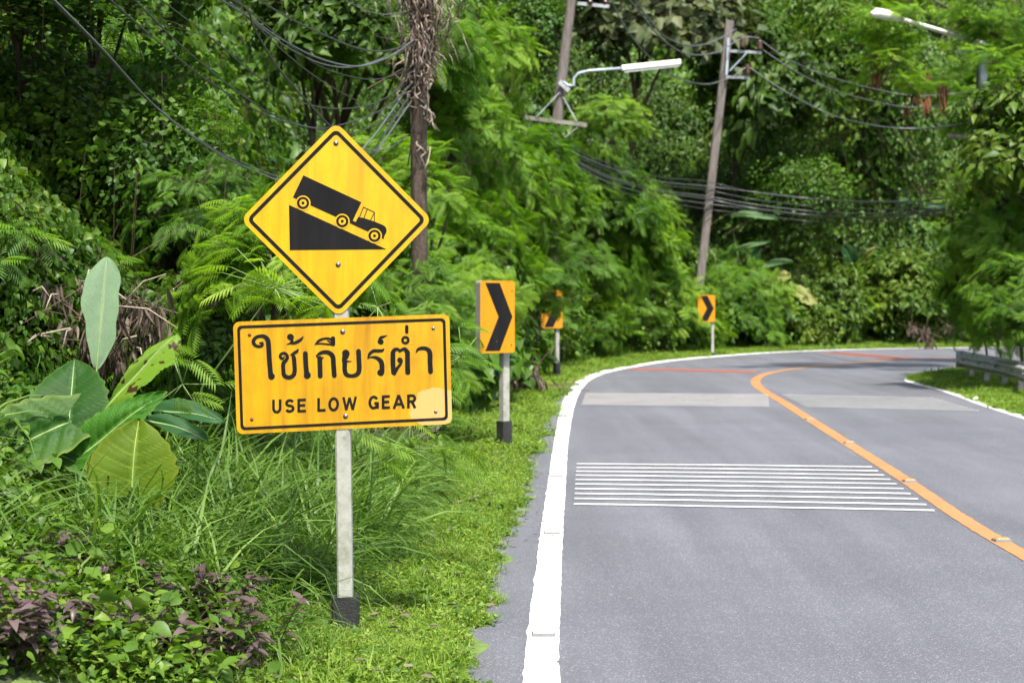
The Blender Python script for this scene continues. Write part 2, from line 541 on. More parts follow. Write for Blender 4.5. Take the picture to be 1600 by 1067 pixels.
LEFT = smooth_curve([(0.02, -16), (0.06, 0), G(845, 1067), G(849, 992), G(862, 834), G(871, 745), G(877, 690), G(886, 640), G(898, 610),
                     G(916, 592), G(945, 581), G(985, 573), G(1050, 563), G(1130, 556), G(1200, 551), G(1300, 547), G(1400, 544.5),
                     G(1480, 543.5), (20, 52.6), (40, 53)])
MID = smooth_curve([(2.9, -16), (2.95, 0), G(1600, 868), G(1420, 753), G(1325, 693), G(1265, 655), G(1218, 625), G(1192, 610), G(1180, 598),
                    G(1187, 588), G(1215, 580), G(1270, 573), G(1340, 567), G(1480, 559), (20, 45.5), (40, 46.5)])
RIGHT = smooth_curve([(6.0, -16), (6.1, 0), (6.3, 12), G(1600, 652), G(1480, 611), G(1424, 597), G(1418, 592.5), G(1448, 585), G(1500, 579), (14, 39.0), (22, 41), (40, 42)])


def normals2(c):
    t = np.gradient(c, axis=0)
    t /= np.hypot(t[:, 0], t[:, 1])[:, None]
    return np.c_[t[:, 1], -t[:, 0]]          # points to the right of travel


def ribbon(c, wfun, z, rough=0.0, seed=0, off=0.0):
    nrm = normals2(c)
    wd = np.array([wfun(p) for p in c])
    r = np.random.default_rng(seed)
    e1, e2 = r.normal(0, rough, len(c)), r.normal(0, rough, len(c))
    a = c - nrm * (wd / 2 + e1 - off)[:, None]
    b = c + nrm * (wd / 2 + e2 + off)[:, None]
    V = np.r_[np.c_[a, np.full(len(a), z)], np.c_[b, np.full(len(b), z)]]
    n = len(c)
    i = np.arange(n - 1)
    F = np.c_[i, i + n, i + n + 1, i + 1]
    return V, F


def resample(c, n):
    s = np.r_[0, np.cumsum(np.hypot(*np.diff(c, axis=0).T))]
    u = np.linspace(0, s[-1], n)
    return np.c_[np.interp(u, s, c[:, 0]), np.interp(u, s, c[:, 1])]


# road sheet: from a ragged edge outside the left line to just outside the right line
NS = 700
Lr = resample(LEFT, NS)
nl = normals2(Lr)
wob = np.convolve(rng.normal(0, 0.11, NS + 10), np.ones(11) / 11, 'valid') + rng.normal(0, 0.012, NS)
La = Lr - nl * (np.interp(Lr[:, 1], [8, 20, 30], [0.40, 0.34, 0.30]) + wob * 0.6)[:, None]
# nearest right-edge partner with monotone param
Rr = resample(RIGHT, NS)
# match by relative arc so the strips stay untwisted
sL = np.r_[0, np.cumsum(np.hypot(*np.diff(LEFT, axis=0).T))]
sR = np.r_[0, np.cumsum(np.hypot(*np.diff(RIGHT, axis=0).T))]
kL = [0, sL[np.argmin(np.hypot(LEFT[:, 0] - 1.05, LEFT[:, 1] - 28))], sL[np.argmin(np.hypot(LEFT[:, 0] - 3.9, LEFT[:, 1] - 41.4))], sL[-1]]
kR = [0, sR[np.argmin(np.hypot(RIGHT[:, 0] - 7.1, RIGHT[:, 1] - 28))], sR[np.argmin(np.hypot(RIGHT[:, 0] - 8.5, RIGHT[:, 1] - 34.7))], sR[-1]]
uL = np.interp(np.linspace(0, sL[-1], NS), kL, kR)
Rr = np.c_[np.interp(uL, sR, RIGHT[:, 0]), np.interp(uL, sR, RIGHT[:, 1])]
nr = normals2(RIGHT)
nrr = np.c_[np.interp(uL, sR, nr[:, 0]), np.interp(uL, sR, nr[:, 1])]
Rb = Rr + nrr * 0.16
K = 14
V, F = [], []
for k in range(K + 1):
    t = k / K
    q = La * (1 - t) + Rb * t
    V.append(np.c_[q, np.zeros(NS)])
V = np.concatenate(V)
i = np.arange(NS - 1)
for k in range(K):
    F.append(np.c_[k * NS + i, (k + 1) * NS + i, (k + 1) * NS + i + 1, k * NS + i + 1])
road = link("road", mesh_np("road", V, np.concatenate(F), M["asphalt"]))
tag(road, "grey asphalt road bending sharply to the right", kind="structure")


def lw(p):
    d = p[1]
    return 0.15 + max(0, min(1, (d - 18) / 30)) * 0.16


LINES = [("edge_line", LEFT, M["white"], "white edge line on the left side of the road", lambda p: lw(p) * 1.0),
         ("centre_line", MID, M["orange_line"], "orange centre line curving with the road", lambda p: 0.125 + max(0, min(1, (p[1] - 10) / 30)) * 0.07),
         ("edge_line", RIGHT, M["white"], "white edge line round the inside of the bend", lambda p: 0.13 + max(0, min(1, (p[1] - 18) / 20)) * 0.10)]
for k, (nm, c, m, lab, wf) in enumerate(LINES):
    V, F = ribbon(resample(c, 900), wf, 0.004, 0.0025, k)
    tag(link(nm, mesh_np(nm, V, F, m), parent=road), lab)


def cross_line(p, q, wd, m, nm="rumble_line", z=0.006, seed=0):
    p, q = np.array(p), np.array(q)
    c = np.array([p + (q - p) * t for t in np.linspace(0, 1, 24)])
    r = np.random.default_rng(seed)
    c[:, 1] += np.convolve(r.normal(0, 0.01, 28), np.ones(5) / 5, 'valid') + 0.02 * np.sin(np.linspace(0, PI, 24))
    V, F = ribbon(c, lambda p: wd, z, 0.003, seed)
    return link(nm, mesh_np(nm, V, F, m), parent=road)


near_l, near_r, far_l, far_r = G(897, 788), G(1460, 798), G(901, 725), G(1363, 730)
for k in range(10):
    t = k / 9
    p = [near_l[j] + (far_l[j] - near_l[j]) * t for j in (0, 1)]
    q = [near_r[j] + (far_r[j] - near_r[j]) * t for j in (0, 1)]
    ln = cross_line(p, q, 0.085, M["rumble"], seed=k)
    if k == 0: ln["label"] = "white cross line across the left lane"
a0, a1, b0, b1 = G(909, 632), G(1202, 635), G(915, 615), G(1200, 617)
c0, c1, d0, d1 = G(1258, 635), G(1530, 642), G(1222, 617), G(1460, 622)
for k in range(10):
    t = k / 9
    f = lambda u, v: [u[j] + (v[j] - u[j]) * t for j in (0, 1)]
    cross_line(f(a0, b0), f(a1, b1), 0.16, M["rumble_old"], seed=20 + k)
    cross_line(f(c0, d0), f(c1, d1), 0.12, M["rumble_faint"], seed=40 + k)
for k, (p, q) in enumerate([((985, 577), (1180, 582)), ((985, 575.5), (1183, 580.5)), ((1290, 551), (1400, 560)), ((1310, 551), (1420, 560))]):
    cross_line(G(*p), G(*q), 0.5, M["red_line"], "red_line", 0.0035, 60 + k)


def prism(mb, c, rz, L, Wd, H, inset):
    v = [(-L / 2, -Wd / 2, 0), (L / 2, -Wd / 2, 0), (L / 2, Wd / 2, 0), (-L / 2, Wd / 2, 0),
         (-L / 2 + inset, -Wd / 2 + inset * 0.8, H), (L / 2 - inset, -Wd / 2 + inset * 0.8, H), (L / 2 - inset, Wd / 2 - inset * 0.8, H), (-L / 2 + inset, Wd / 2 - inset * 0.8, H)]
    Mz = Matrix.Rotation(rz, 3, 'Z')
    mb.add([Mz @ Vector(p) + Vector(c) for p in v], [(3, 2, 1, 0), (4, 5, 6, 7), (0, 1, 5, 4), (1, 2, 6, 5), (2, 3, 7, 6), (3, 0, 4, 7)])


def road_stud(x, y, rz, label, shell, group):
    e = empty("road_stud", (x, y, 0.005), rz)
    tag(e, label, "road stud", group)
    mb = MB(); prism(mb, (0, 0, 0), 0, 0.112, 0.085, 0.014, 0.006); mb.build("base", M["studedge"], e)
    mb = MB(); prism(mb, (0, 0, 0.0142), 0, 0.094, 0.068, 0.010, 0.014); mb.build("reflector", shell, e)


for lab, px, py in [("flat white road stud in the left edge line, nearest the bottom of the picture", 849, 993),
                    ("white road stud in the left edge line beside the concrete foot of the yellow signs", 862, 834),
                    ("white road stud in the left edge line level with the first rumble lines", 869, 745),
                    ("small white road stud in the edge line level with the near chevron's foot", 875, 694),
                    ("tiny white road stud in the left edge line just before the worn rumble band", 884, 651)]:
    x, y = G(px, py)
    road_stud(x, y, 0.0, lab, M["stud"], "studs in the left edge line")
for lab, px, py in [("yellow road stud in the orange line nearest the right edge", 1565, 846),
                    ("yellow road stud in the orange line beyond the right ends of the rumble lines", 1421, 753),
                    ("yellow road stud in the orange line halfway up to the bend", 1327, 693),
                    ("small yellow road stud in the orange line just before the worn rumble band", 1265, 656)]:
    x, y = G(px, py)
    road_stud(x, y, 0.1, lab, M["ystud"], "studs in the orange centre line")

# ------------------------------------------------------------------ terrain
SEG = LEFT[::2]
SEGR = RIGHT[::2]
nSEG = normals2(SEG); nSEGR = normals2(SEGR)


def dist_to(P, C, NN):
    """signed distance, positive on the right-hand side of the curve"""
    P = np.atleast_2d(P)
    out = np.empty(len(P))
    for a in range(0, len(P), 4000):
        q = P[a:a + 4000]
        d2 = (q[:, None, 0] - C[None, :, 0]) ** 2 + (q[:, None, 1] - C[None, :, 1]) ** 2
        k = d2.argmin(1)
        dd = q - C[k]
        sgn = np.sign((dd * NN[k]).sum(1) + 1e-9)
        out[a:a + 4000] = np.sqrt(d2[np.arange(len(q)), k]) * sgn
    return out


def vnoise(x, y):
    return (np.sin(x * 0.9 + 1.3) * np.cos(y * 0.7 - 0.4) + 0.5 * np.sin(x * 2.1 + y * 1.7) + 0.35 * np.sin(x * 3.7 - y * 2.9 + 2)) / 1.85


def hgt(P):
    P = np.atleast_2d(np.asarray(P, float))
    d = -dist_to(P, SEG, nSEG)          # >0 left of / outside the road
    e = dist_to(P, SEGR, nSEGR)         # >0 inside the bend
    x, y = P[:, 0], P[:, 1]
    nz = vnoise(x, y)
    h = np.full(len(P), -0.03)
    o = d > 0.25
    t = np.clip(d - 0.25, 0, None)
    hh = np.clip(t / 0.5, 0, 1) * 0.035 - 0.02
    hh += np.clip(d - 1.25, 0, 1.6) * 0.26
    steep = 1.0 + 0.25 * np.sin(y * 0.21 + x * 0.1)
    hh += np.clip(d - 2.7, 0, 40) * steep
    hh += np.clip(d - 1.6, 0, 1.5) / 1.5 * nz * 0.22
    h = np.where(o, hh, h)
    r = (e > 0.05) & (d < 0)
    hr = np.clip(e / 0.5, 0, 1) * 0.05 - 0.025 - np.clip(e - 2.2, 0, 20) * 0.10
    h = np.where(r, hr, h)
    return h


def H1(x, y): return float(hgt([(x, y)])[0])


def onground(px, py, D0=5.5):
    r = ray(px, py)
    D = D0
    while D < 90:
        p = Vector((0, 0, CAMH)) + r * (D / r.y)
        if p.z <= H1(p.x, p.y): return p
        D += 0.05
    return p


def grid_sheet(xs, ys, mat, name):
    X, Y = np.meshgrid(xs, ys)
    P = np.c_[X.ravel(), Y.ravel()]
    Z = hgt(P)
    V = np.c_[P, Z]
    nx, ny = len(xs), len(ys)
    a = (np.arange(ny - 1)[:, None] * nx + np.arange(nx - 1)[None, :]).ravel()
    F = np.c_[a, a + 1, a + 1 + nx, a + nx]
    return V, F


xs = np.r_[np.arange(-60, -8, 2.0), np.arange(-8, 12, 0.35), np.arange(12, 62, 2.0)]
ys = np.r_[np.arange(-18, 4, 1.0), np.arange(4, 30, 0.4), np.arange(30, 60, 0.7), np.arange(60, 112, 2.5)]
V, F = grid_sheet(xs, ys, M["soil"], "hillside")
tag(link("ground", mesh_np("ground", V, F, M["soil"], True)), "dark soil bank rising beside the road", kind="structure")


def verge_strip(C, NN, side, d0, d1, name, lab, sl=None):
    n = len(C)
    Vs = []
    for t in np.linspace(0, 1, 9):
        q = C + NN * side * (d0 + (d1 - d0) * t)
        Vs.append(np.c_[q, hgt(q) + 0.012 + 0.006 * np.sin(q[:, 1] * 5 + t * 9)])
    V = np.concatenate(Vs)
    F = []
    i = np.arange(n - 1)
    for k in range(8):
        F.append(np.c_[k * n + i, k * n + i + 1, (k + 1) * n + i + 1, (k + 1) * n + i])
    o = link(name, mesh_np(name, V, np.concatenate(F), M["verge"], True))
    tag(o, lab, kind="structure")


# ------------------------------------------------------------------ leaf templates and clusters
def tpl_leaf(L, W, fold=0.18, droop=0.25, n=3, tip=0.35, base=0.55):
    """pointed leaf along +X lying in XY, folded on the midrib; returns V, F(tri)"""
    us = [0, 0.33, 0.7, 1.0]
    ws = [0, 1.0, 0.62, 0]
    if base > 0.6: ws = [0, 1.0, 0.62, 0]; us = [0, 0.22, 0.62, 1.0]
    V = []
    for u in us: V.append((u * L, 0, -droop * L * u * u))
    for k in (1, 2):
        V.append((us[k] * L, ws[k] * W / 2, -droop * L * us[k] ** 2 + fold * W))
        V.append((us[k] * L, -ws[k] * W / 2, -droop * L * us[k] ** 2 + fold * W))
    F = [(0, 1, 4), (0, 5, 1), (1, 2, 6), (1, 6, 4), (1, 5, 7), (1, 7, 2), (2, 3, 6), (2, 7, 3)]
    return np.array(V, float), np.array(F)


def tpl_leaf2(L, W, fold=0.16, droop=0.3):
    """rounder leaf with a heart-shaped base for plants seen close up"""
    us = [0.0, 0.10, 0.30, 0.55, 0.80, 1.0]
    ws = [0, 0.72, 1.0, 0.82, 0.42, 0]
    V = [(u * L, 0, -droop * L * u * u) for u in us]
    for sg in (1, -1):
        for k in (1, 2, 3, 4):
            x = us[k] * L - (0.13 * L if k == 1 else 0)
            V.append((x, sg * ws[k] * W / 2, -droop * L * us[k] ** 2 + fold * W * ws[k]))
    F = []
    for sg, b in ((1, 6), (-1, 10)):
        q = [(0, 1, b), (1, 2, b + 1), (1, b + 1, b), (2, 3, b + 2), (2, b + 2, b + 1), (3, 4, b + 3), (3, b + 3, b + 2), (4, 5, b + 3)]
        F += q if sg > 0 else [t[::-1] for t in q]
    return np.array(V, float), np.array(F)


def tpl_blade(L, W, bend=0.6, seg=4):
    V, F = [], []
    for k in range(seg + 1):
        u = k / seg
        a = bend * u
        x = L * (math.sin(a) * u * 0.9)
        z = L * u * math.cos(a * 0.9)
        wd = W * (1 - u ** 1.6) / 2 + 0.0004
        V += [(x, -wd, z), (x, wd, z)]
    for k in range(seg):
        a = 2 * k
        F += [(a, a + 1, a + 3), (a, a + 3, a + 2)]
    return np.array(V, float), np.array(F)


def rotm(yaw, pitch, roll):
    """arrays -> (k,3,3): Rz(yaw) Ry(-pitch) Rx(roll); +X tips up by pitch"""
    cy, sy, cp, sp, cr, sr = np.cos(yaw), np.sin(yaw), np.cos(-pitch), np.sin(-pitch), np.cos(roll), np.sin(roll)
    k = len(yaw)
    Rz = np.zeros((k, 3, 3)); Ry = np.zeros((k, 3, 3)); Rx = np.zeros((k, 3, 3))
    Rz[:, 0, 0] = cy; Rz[:, 0, 1] = -sy; Rz[:, 1, 0] = sy; Rz[:, 1, 1] = cy; Rz[:, 2, 2] = 1
    Ry[:, 0, 0] = cp; Ry[:, 0, 2] = sp; Ry[:, 1, 1] = 1; Ry[:, 2, 0] = -sp; Ry[:, 2, 2] = cp
    Rx[:, 0, 0] = 1; Rx[:, 1, 1] = cr; Rx[:, 1, 2] = -sr; Rx[:, 2, 1] = sr; Rx[:, 2, 2] = cr
    return Rz @ Ry @ Rx


class Cloud:
    def __init__(s): s.V, s.F, s.A, s.n = [], [], [], 0

    def put(s, T, pos, Rm, scl, val):
        V0, F0 = T
        k = len(pos)
        V = np.einsum('kij,nj->kni', Rm, V0) * np.asarray(scl)[:, None, None] + pos[:, None, :]
        m = len(V0)
        s.V.append(V.reshape(-1, 3))
        s.F.append((F0[None] + (np.arange(k) * m)[:, None, None]).reshape(-1, 3) + s.n)
        s.A.append(np.repeat(val, m))
        s.n += k * m
        return s

    def raw(s, V, F, A):
        s.V.append(V); s.F.append(F + s.n); s.A.append(A); s.n += len(V)
        return s

    def twig(s, p, q, r0, r1):
        p, q = np.asarray(p, float), np.asarray(q, float)
        d = q - p
        a = np.cross(d, [0.3, 0.2, 1.0]); a /= np.linalg.norm(a) + 1e-9
        b = np.cross(d, a); b /= np.linalg.norm(b) + 1e-9
        V, F = [], []
        for c, r in ((p, r0), (q, r1)):
            for t in (0, 2.094, 4.189):
                V.append(c + (a * math.cos(t) + b * math.sin(t)) * r)
        for k in range(3):
            k2 = (k + 1) % 3
            F += [(k, k2, 3 + k2), (k, 3 + k2, 3 + k)]
        return s.raw(np.array(V), np.array(F), np.full(6, -1.0))

    def arr(s): return np.concatenate(s.V), np.concatenate(s.F), np.concatenate(s.A)


def frond_tpl(npair=8, L=0.24, pl=0.075, pw=0.015, droop=0.5):
    """pinnate frond along +X: paired narrow drooping leaflets on a thin stalk"""
    c = Cloud()
    T = (np.array([(0, 0, 0), (0.45, pw / pl / 2, -0.02), (0.45, -pw / pl / 2, -0.02), (0.5, 0, -0.09), (1, 0, -0.34)]), np.array([(0, 3, 1), (0, 2, 3), (3, 4, 1), (2, 4, 3)]))
    u = np.linspace(0.18, 1.0, npair)
    x = u * L
    z = -droop * L * u ** 2 * 0.6
    for sgn in (-1, 1):
        ln = pl * (0.65 + 0.6 * np.sin(u * PI * 0.85))
        yaw = sgn * (1.15 - 0.45 * u)
        c.put(T, np.c_[x, np.zeros(npair), z], rotm(yaw, np.full(npair, -0.18), sgn * np.full(npair, 0.2)), ln, np.full(npair, 0.0))
    for k in range(3):
        a, b = k / 3, (k + 1) / 3
        c.twig((a * L, 0, -droop * L * a * a * 0.6), (b * L, 0, -droop * L * b * b * 0.6), 0.0018, 0.0012)
    V, F, A = c.arr()
    return V, F


def put_rand(c, T, pos, yaw, pitch, roll, scl, r):
    c.put(T, pos, rotm(yaw, pitch, roll), scl, r.random(len(pos)))


def cl_feather(seed, n=64, spread=0.45, npair=9, L=0.17):
    """a bough of drooping pinnate fronds; grows along +Z then arches out"""
    r = np.random.default_rng(seed)
    c = Cloud()
    T = frond_tpl(npair, L, 0.058, 0.0105)
    for b in range(8):
        th = r.random() * 6.28
        el = 0.30 + r.random() * 0.8
        d = np.array([math.cos(th) * math.cos(el), math.sin(th) * math.cos(el), math.sin(el)])
        Lb = spread * (0.7 + 0.6 * r.random())
        k = n // 8
        u = np.linspace(0.25, 1, k)
        P = d[None] * (u * Lb)[:, None]
        P[:, 2] -= 0.45 * Lb * u ** 2; P += r.normal(0, 0.02, P.shape)
        yaw = th + r.normal(0, 0.9, k) + np.where(np.arange(k) % 2, 0.8, -0.8) * (1 - u * 0.7)
        put_rand(c, T, P, yaw, r.normal(0.15, 0.3, k), r.normal(0, 0.35, k), 0.75 + 0.5 * r.random(k), r)
        c.twig((0, 0, 0), P[k // 2], 0.006, 0.004); c.twig(P[k // 2], P[-1], 0.004, 0.002)
    return c.arr()


def cl_broad(seed, n=170, rad=0.42, L=0.085, W=0.045, droop=0.3, flat=0.7):
    r = np.random.default_rng(seed)
    c = Cloud()
    T = tpl_leaf(1, W / L, 0.16, droop)
    nt_ = 16
    per = n // nt_
    for b in range(nt_):
        th = r.random() * 6.28
        el = r.random() * 1.3
        d = np.array([math.cos(th) * math.cos(el), math.sin(th) * math.cos(el), math.sin(el) * flat])
        Lb = rad * (0.6 + 0.5 * r.random())
        u = np.linspace(0.35, 1, per)
        P = d[None] * (u * Lb)[:, None] + r.normal(0, 0.012, (per, 3))
        yaw = th + np.where(np.arange(per) % 2, 1, -1) * (1.2 - u * 0.8) + r.normal(0, 0.35, per)
        put_rand(c, T, P, yaw, r.normal(-0.15, 0.35, per), r.normal(0, 0.45, per), L * (0.6 + 0.8 * r.random(per)), r)
        c.twig((0, 0, 0), P[-1], 0.004, 0.0015)
    return c.arr()


def cl_vine(seed, n=210, size=0.5, L=0.065, W=0.055):
    """a mat of leaves lying on a surface (XY), facing +Z, tips pointing down-slope (-Y)"""
    r = np.random.default_rng(seed)
    c = Cloud()
    T = tpl_leaf(1, W / L, 0.12, 0.22, base=0.7)
    th = r.random(n) * 6.28
    rr = size * np.sqrt(r.random(n))
    P = np.c_[rr * np.cos(th), rr * np.sin(th), 0.16 * (1 - (rr / size) ** 2) + r.normal(0, 0.05, n)]
    put_rand(c, T, P, -1.57 + r.normal(0, 0.7, n), r.normal(-0.35, 0.35, n), r.normal(0, 0.4, n), L * (0.55 + 0.85 * r.random(n)), r)
    for k in range(6):
        a = r.random(3) * size * 1.2 - size * 0.6; b = r.random(3) * size * 1.2 - size * 0.6
        a[2] = b[2] = 0.05
        c.twig(a, b, 0.003, 0.002)
    return c.arr()


def cl_curtain(seed, strands=12, drop=1.6, L=0.085, W=0.06):
    """hanging vine strands, drop along -Z, facing -Y"""
    r = np.random.default_rng(seed)
    c = Cloud()
    T = tpl_leaf(1, W / L, 0.12, 0.2, base=0.7)
    for b in range(strands):
        x0 = r.normal(0, 0.38); y0 = r.normal(0, 0.14)
        Ld = drop * (0.5 + 0.7 * r.random())
        k = int(Ld / 0.045)
        u = np.linspace(0, 1, k)
        P = np.c_[x0 + 0.08 * np.sin(u * 5 + b), np.full(k, y0) - 0.12 * np.sin(u * 3), -u * Ld] + r.normal(0, 0.03, (k, 3))
        put_rand(c, T, P, -1.57 + r.normal(0, 0.9, k), r.normal(-0.75, 0.3, k), r.normal(0, 0.4, k), L * (0.55 + 0.7 * r.random(k)) * (1.1 - 0.5 * u), r)
        c.twig(P[0], P[-1], 0.004, 0.002)
    return c.arr()


def cl_tuft(seed, n, L, W, bend, lean=0.35, spread=0.05, seg=4):
    r = np.random.default_rng(seed)
    c = Cloud()
    for q in range(3):
        T = tpl_blade(1, W / L, bend * (0.6 + 0.4 * q), seg)
        k = n // 3
        P = np.c_[r.normal(0, spread, (k, 2)), np.zeros(k)]
        put_rand(c, T, P, r.random(k) * 6.28, -np.abs(r.normal(0, lean, k)), r.normal(0, 0.15, k), L * (0.5 + 0.7 * r.random(k)), r)
    return c.arr()


def cl_cover(seed, n=170, size=0.22, L=0.042, W=0.030, H=0.14):
    """low leafy ground cover"""
    r = np.random.default_rng(seed)
    c = Cloud()
    T = tpl_leaf2(1, W / L)
    P = np.c_[r.normal(0, size * 0.55, (n, 2)), np.abs(r.normal(H * 0.6, H * 0.35, n))]
    put_rand(c, T, P, r.random(n) * 6.28, r.normal(0.0, 0.4, n), r.normal(0, 0.4, n), L * (0.5 + 0.8 * r.random(n)), r)
    for k in range(0, n, 5): c.twig((P[k, 0] * 0.6, P[k, 1] * 0.6, 0), P[k], 0.0016, 0.001)
    return c.arr()


def cl_herb(seed, stems=5, H=0.28, L=0.075, W=0.032):
    """upright stems with opposite pairs of pointed leaves"""
    r = np.random.default_rng(seed)
    c = Cloud()
    T = tpl_leaf2(1, W / L, 0.18, 0.35)
    for b in range(stems):
        th = r.random() * 6.28
        ln = 0.15 + 0.5 * r.random()
        Hs = H * (0.6 + 0.6 * r.random())
        k = 6
        u = np.linspace(0.3, 1, k)
        B = r.normal(0, 0.04, 2)
        P = np.c_[B[0] + math.cos(th) * ln * Hs * u, B[1] + math.sin(th) * ln * Hs * u, Hs * u * (1 - 0.15 * u)]
        for sg in (0, PI):
            put_rand(c, T, P, np.arange(k) * 1.57 + sg + r.normal(0, 0.25, k), r.normal(0.15, 0.25, k), r.normal(0, 0.3, k), L * (0.6 + 0.5 * r.random(k)), r)
        c.twig((B[0], B[1], 0), P[2], 0.0028, 0.002); c.twig(P[2], P[-1], 0.002, 0.0012)
    return c.arr()


def cl_dry(seed, n=26, L=0.26, W=0.045, hang=True):
    """dead curled leaves hanging from a twig"""
    r = np.random.default_rng(seed)
    c = Cloud()
    T = tpl_leaf(1, W / L, 0.45, -0.15)
    P = np.c_[r.normal(0, 0.09, n), r.normal(0, 0.06, n), r.normal(0, 0.06, n)]
    put_rand(c, T, P, r.random(n) * 6.28, r.normal(-1.2, 0.22, n) if hang else r.normal(-0.3, 0.5, n), r.random(n) * 6.28, L * (0.4 + 0.8 * r.random(n)), r)
    for k in range(4):
        q = r.normal(0, 0.25, 3)
        c.twig(-q, q, 0.006, 0.003)
    return c.arr()


def proto(name, arr, mat):
    return bpy.data.objects.new(name, mesh_np(name, arr[0], arr[1], mat, False, v=arr[2]))


PR = {
    "feather": [proto("frond_bough", cl_feather(s), M["feather"]) for s in (1, 2, 3)],
    "broad": [proto("leafy_twigs", cl_broad(s), M["broad"]) for s in (11, 12, 13)],
    "bigbroad": [proto("large_leaf_twigs", cl_broad(s, 110, 0.5, 0.15, 0.075, 0.35), M["broad"]) for s in (14, 15)],
    "vine": [proto("vine_mat", cl_vine(s), M["vine"]) for s in (21, 22, 23)],
    "bigvine": [proto("large_vine_mat", cl_vine(s, 110, 0.55, 0.13, 0.10), M["vine"]) for s in (24, 25)],
    "curtain": [proto("vine_curtain", cl_curtain(s), M["vine"]) for s in (31, 32)],
    "pale": [proto("mottled_leaves", cl_broad(s, 120, 0.5, 0.13, 0.09, 0.25), M["pale"]) for s in (34, 35)],
    "dry": [proto("dead_leaves", cl_dry(s), M["dry"]) for s in (41, 42)],
    "cover": [proto("cover_leaves", cl_cover(s), M["cover"]) for s in (51, 52, 53)],
    "bigcover": [proto("heart_leaves", cl_cover(s, 14, 0.25, 0.070, 0.056, 0.16), M["cover"]) for s in (54, 55)],
    "purple": [proto("purple_sprig", cl_herb(s), M["purple"]) for s in (61, 62, 63)],
    "grass": [proto("grass_tuft", cl_tuft(s, 36, 0.42, 0.010, 1.5, 0.5, 0.05, 5), M["grass"]) for s in (71, 72, 73)],
    "turf": [proto("turf_tuft", cl_tuft(s, 33, 0.085, 0.0045, 1.0, 0.75, 0.035, 3), M["turf"]) for s in (81, 82, 83)],
    "dryturf": [proto("dry_turf", cl_tuft(s, 18, 0.075, 0.004, 1.2, 1.0, 0.04, 3), M["straw"]) for s in (86,)],
    "weed2": [proto("clover_patch", cl_cover(s, 46, 0.07, 0.022, 0.016, 0.03), M["cover"]) for s in (87,)],
    "weed": [proto("verge_weed", cl_cover(s, 40, 0.05, 0.018, 0.011, 0.035), M["turf"]) for s in (84, 85)],
}


# ------------------------------------------------------------------ geometry-node scatter for stuff
def scatter_group(protos):
    g = bpy.data.node_groups.new("leaf_scatter", 'GeometryNodeTree')
    g.interface.new_socket("Geometry", in_out='INPUT', socket_type='NodeSocketGeometry')
    g.interface.new_socket("Geometry", in_out='OUTPUT', socket_type='NodeSocketGeometry')
    gi = g.nodes.new("NodeGroupInput"); go = g.nodes.new("NodeGroupOutput")
    j = g.nodes.new("GeometryNodeJoinGeometry")
    for p in reversed(protos):
        oi = g.nodes.new("GeometryNodeObjectInfo")
        oi.inputs["Object"].default_value = p
        oi.inputs["As Instance"].default_value = True
        g.links.new(oi.outputs["Geometry"], j.inputs[0])
    ip = g.nodes.new("GeometryNodeInstanceOnPoints")
    g.links.new(gi.outputs[0], ip.inputs["Points"])
    g.links.new(j.outputs[0], ip.inputs["Instance"])
    ip.inputs["Pick Instance"].default_value = True
    for nm, ty, sock in (("idx", 'INT', "Instance Index"), ("rot", 'FLOAT_VECTOR', "Rotation"), ("scl", 'FLOAT', "Scale")):
        na = g.nodes.new("GeometryNodeInputNamedAttribute")
        na.data_type = ty
        na.inputs["Name"].default_value = nm
        if nm == "rot":
            er = g.nodes.new("FunctionNodeEulerToRotation")
            g.links.new(na.outputs["Attribute"], er.inputs[0])
            g.links.new(er.outputs[0], ip.inputs[sock])
        else:
            g.links.new(na.outputs["Attribute"], ip.inputs[sock])
    g.links.new(ip.outputs[0], go.inputs[0])
    return g


def scatter(name, label, protos, P, rot, scl, idx):
    me = bpy.data.meshes.new(name)
    me.vertices.add(len(P))
    me.vertices.foreach_set("co", np.asarray(P, np.float32).ravel())
    a = me.attributes.new("rot", 'FLOAT_VECTOR', 'POINT'); a.data.foreach_set("vector", np.asarray(rot, np.float32).ravel())
    a = me.attributes.new("scl", 'FLOAT', 'POINT'); a.data.foreach_set("value", np.asarray(scl, np.float32))
    a = me.attributes.new("idx", 'INT', 'POINT'); a.data.foreach_set("value", np.asarray(idx, np.int32))
    for p in protos:
        if p.data.materials[0].name not in [m.name for m in me.materials]: me.materials.append(p.data.materials[0])
    o = link(name, me)
    md = o.modifiers.new("scatter", 'NODES')
    md.node_group = scatter_group(protos)
    tag(o, label, kind="stuff")
    return o


def euler_from_normals(Nv, spin):
    """rotation whose +Z is the normal and whose -Y points down the slope"""
    out = np.empty((len(Nv), 3))
    for i, (nv, s) in enumerate(zip(Nv, spin)):
        z = Vector(nv).normalized()
        dn = Vector((0, 0, -1)) - z * -z.z
        if dn.length < 1e-3: dn = Vector((0, -1, 0))
        y = -dn.normalized()
        x = y.cross(z)
        m = Matrix((x, y, z)).transposed() @ Matrix.Rotation(s, 3, 'Z')
        out[i] = m.to_euler()
    return out


def sample_region(n, xr, yr, dmin, dmax, r, wedge=0.36, wm=3.5, side=-1):
    out = []
    got = 0
    while got < n:
        q = np.c_[r.uniform(*xr, n * 3), r.uniform(*yr, n * 3)]
        q = q[(q[:, 0] > -(wedge * q[:, 1] + wm)) & (q[:, 0] < wedge * q[:, 1] + wm)]
        d = -dist_to(q, SEG, nSEG) if side < 0 else dist_to(q, SEGR, nSEGR)
        if side > 0:
            q = q[(d > dmin) & (d < dmax) & (-dist_to(q, SEG, nSEG) < 0)]
        else:
            q = q[(d > dmin) & (d < dmax)]
        out.append(q); got += len(q)
        if got == 0: raise RuntimeError("empty region")
    return np.concatenate(out)[:n]


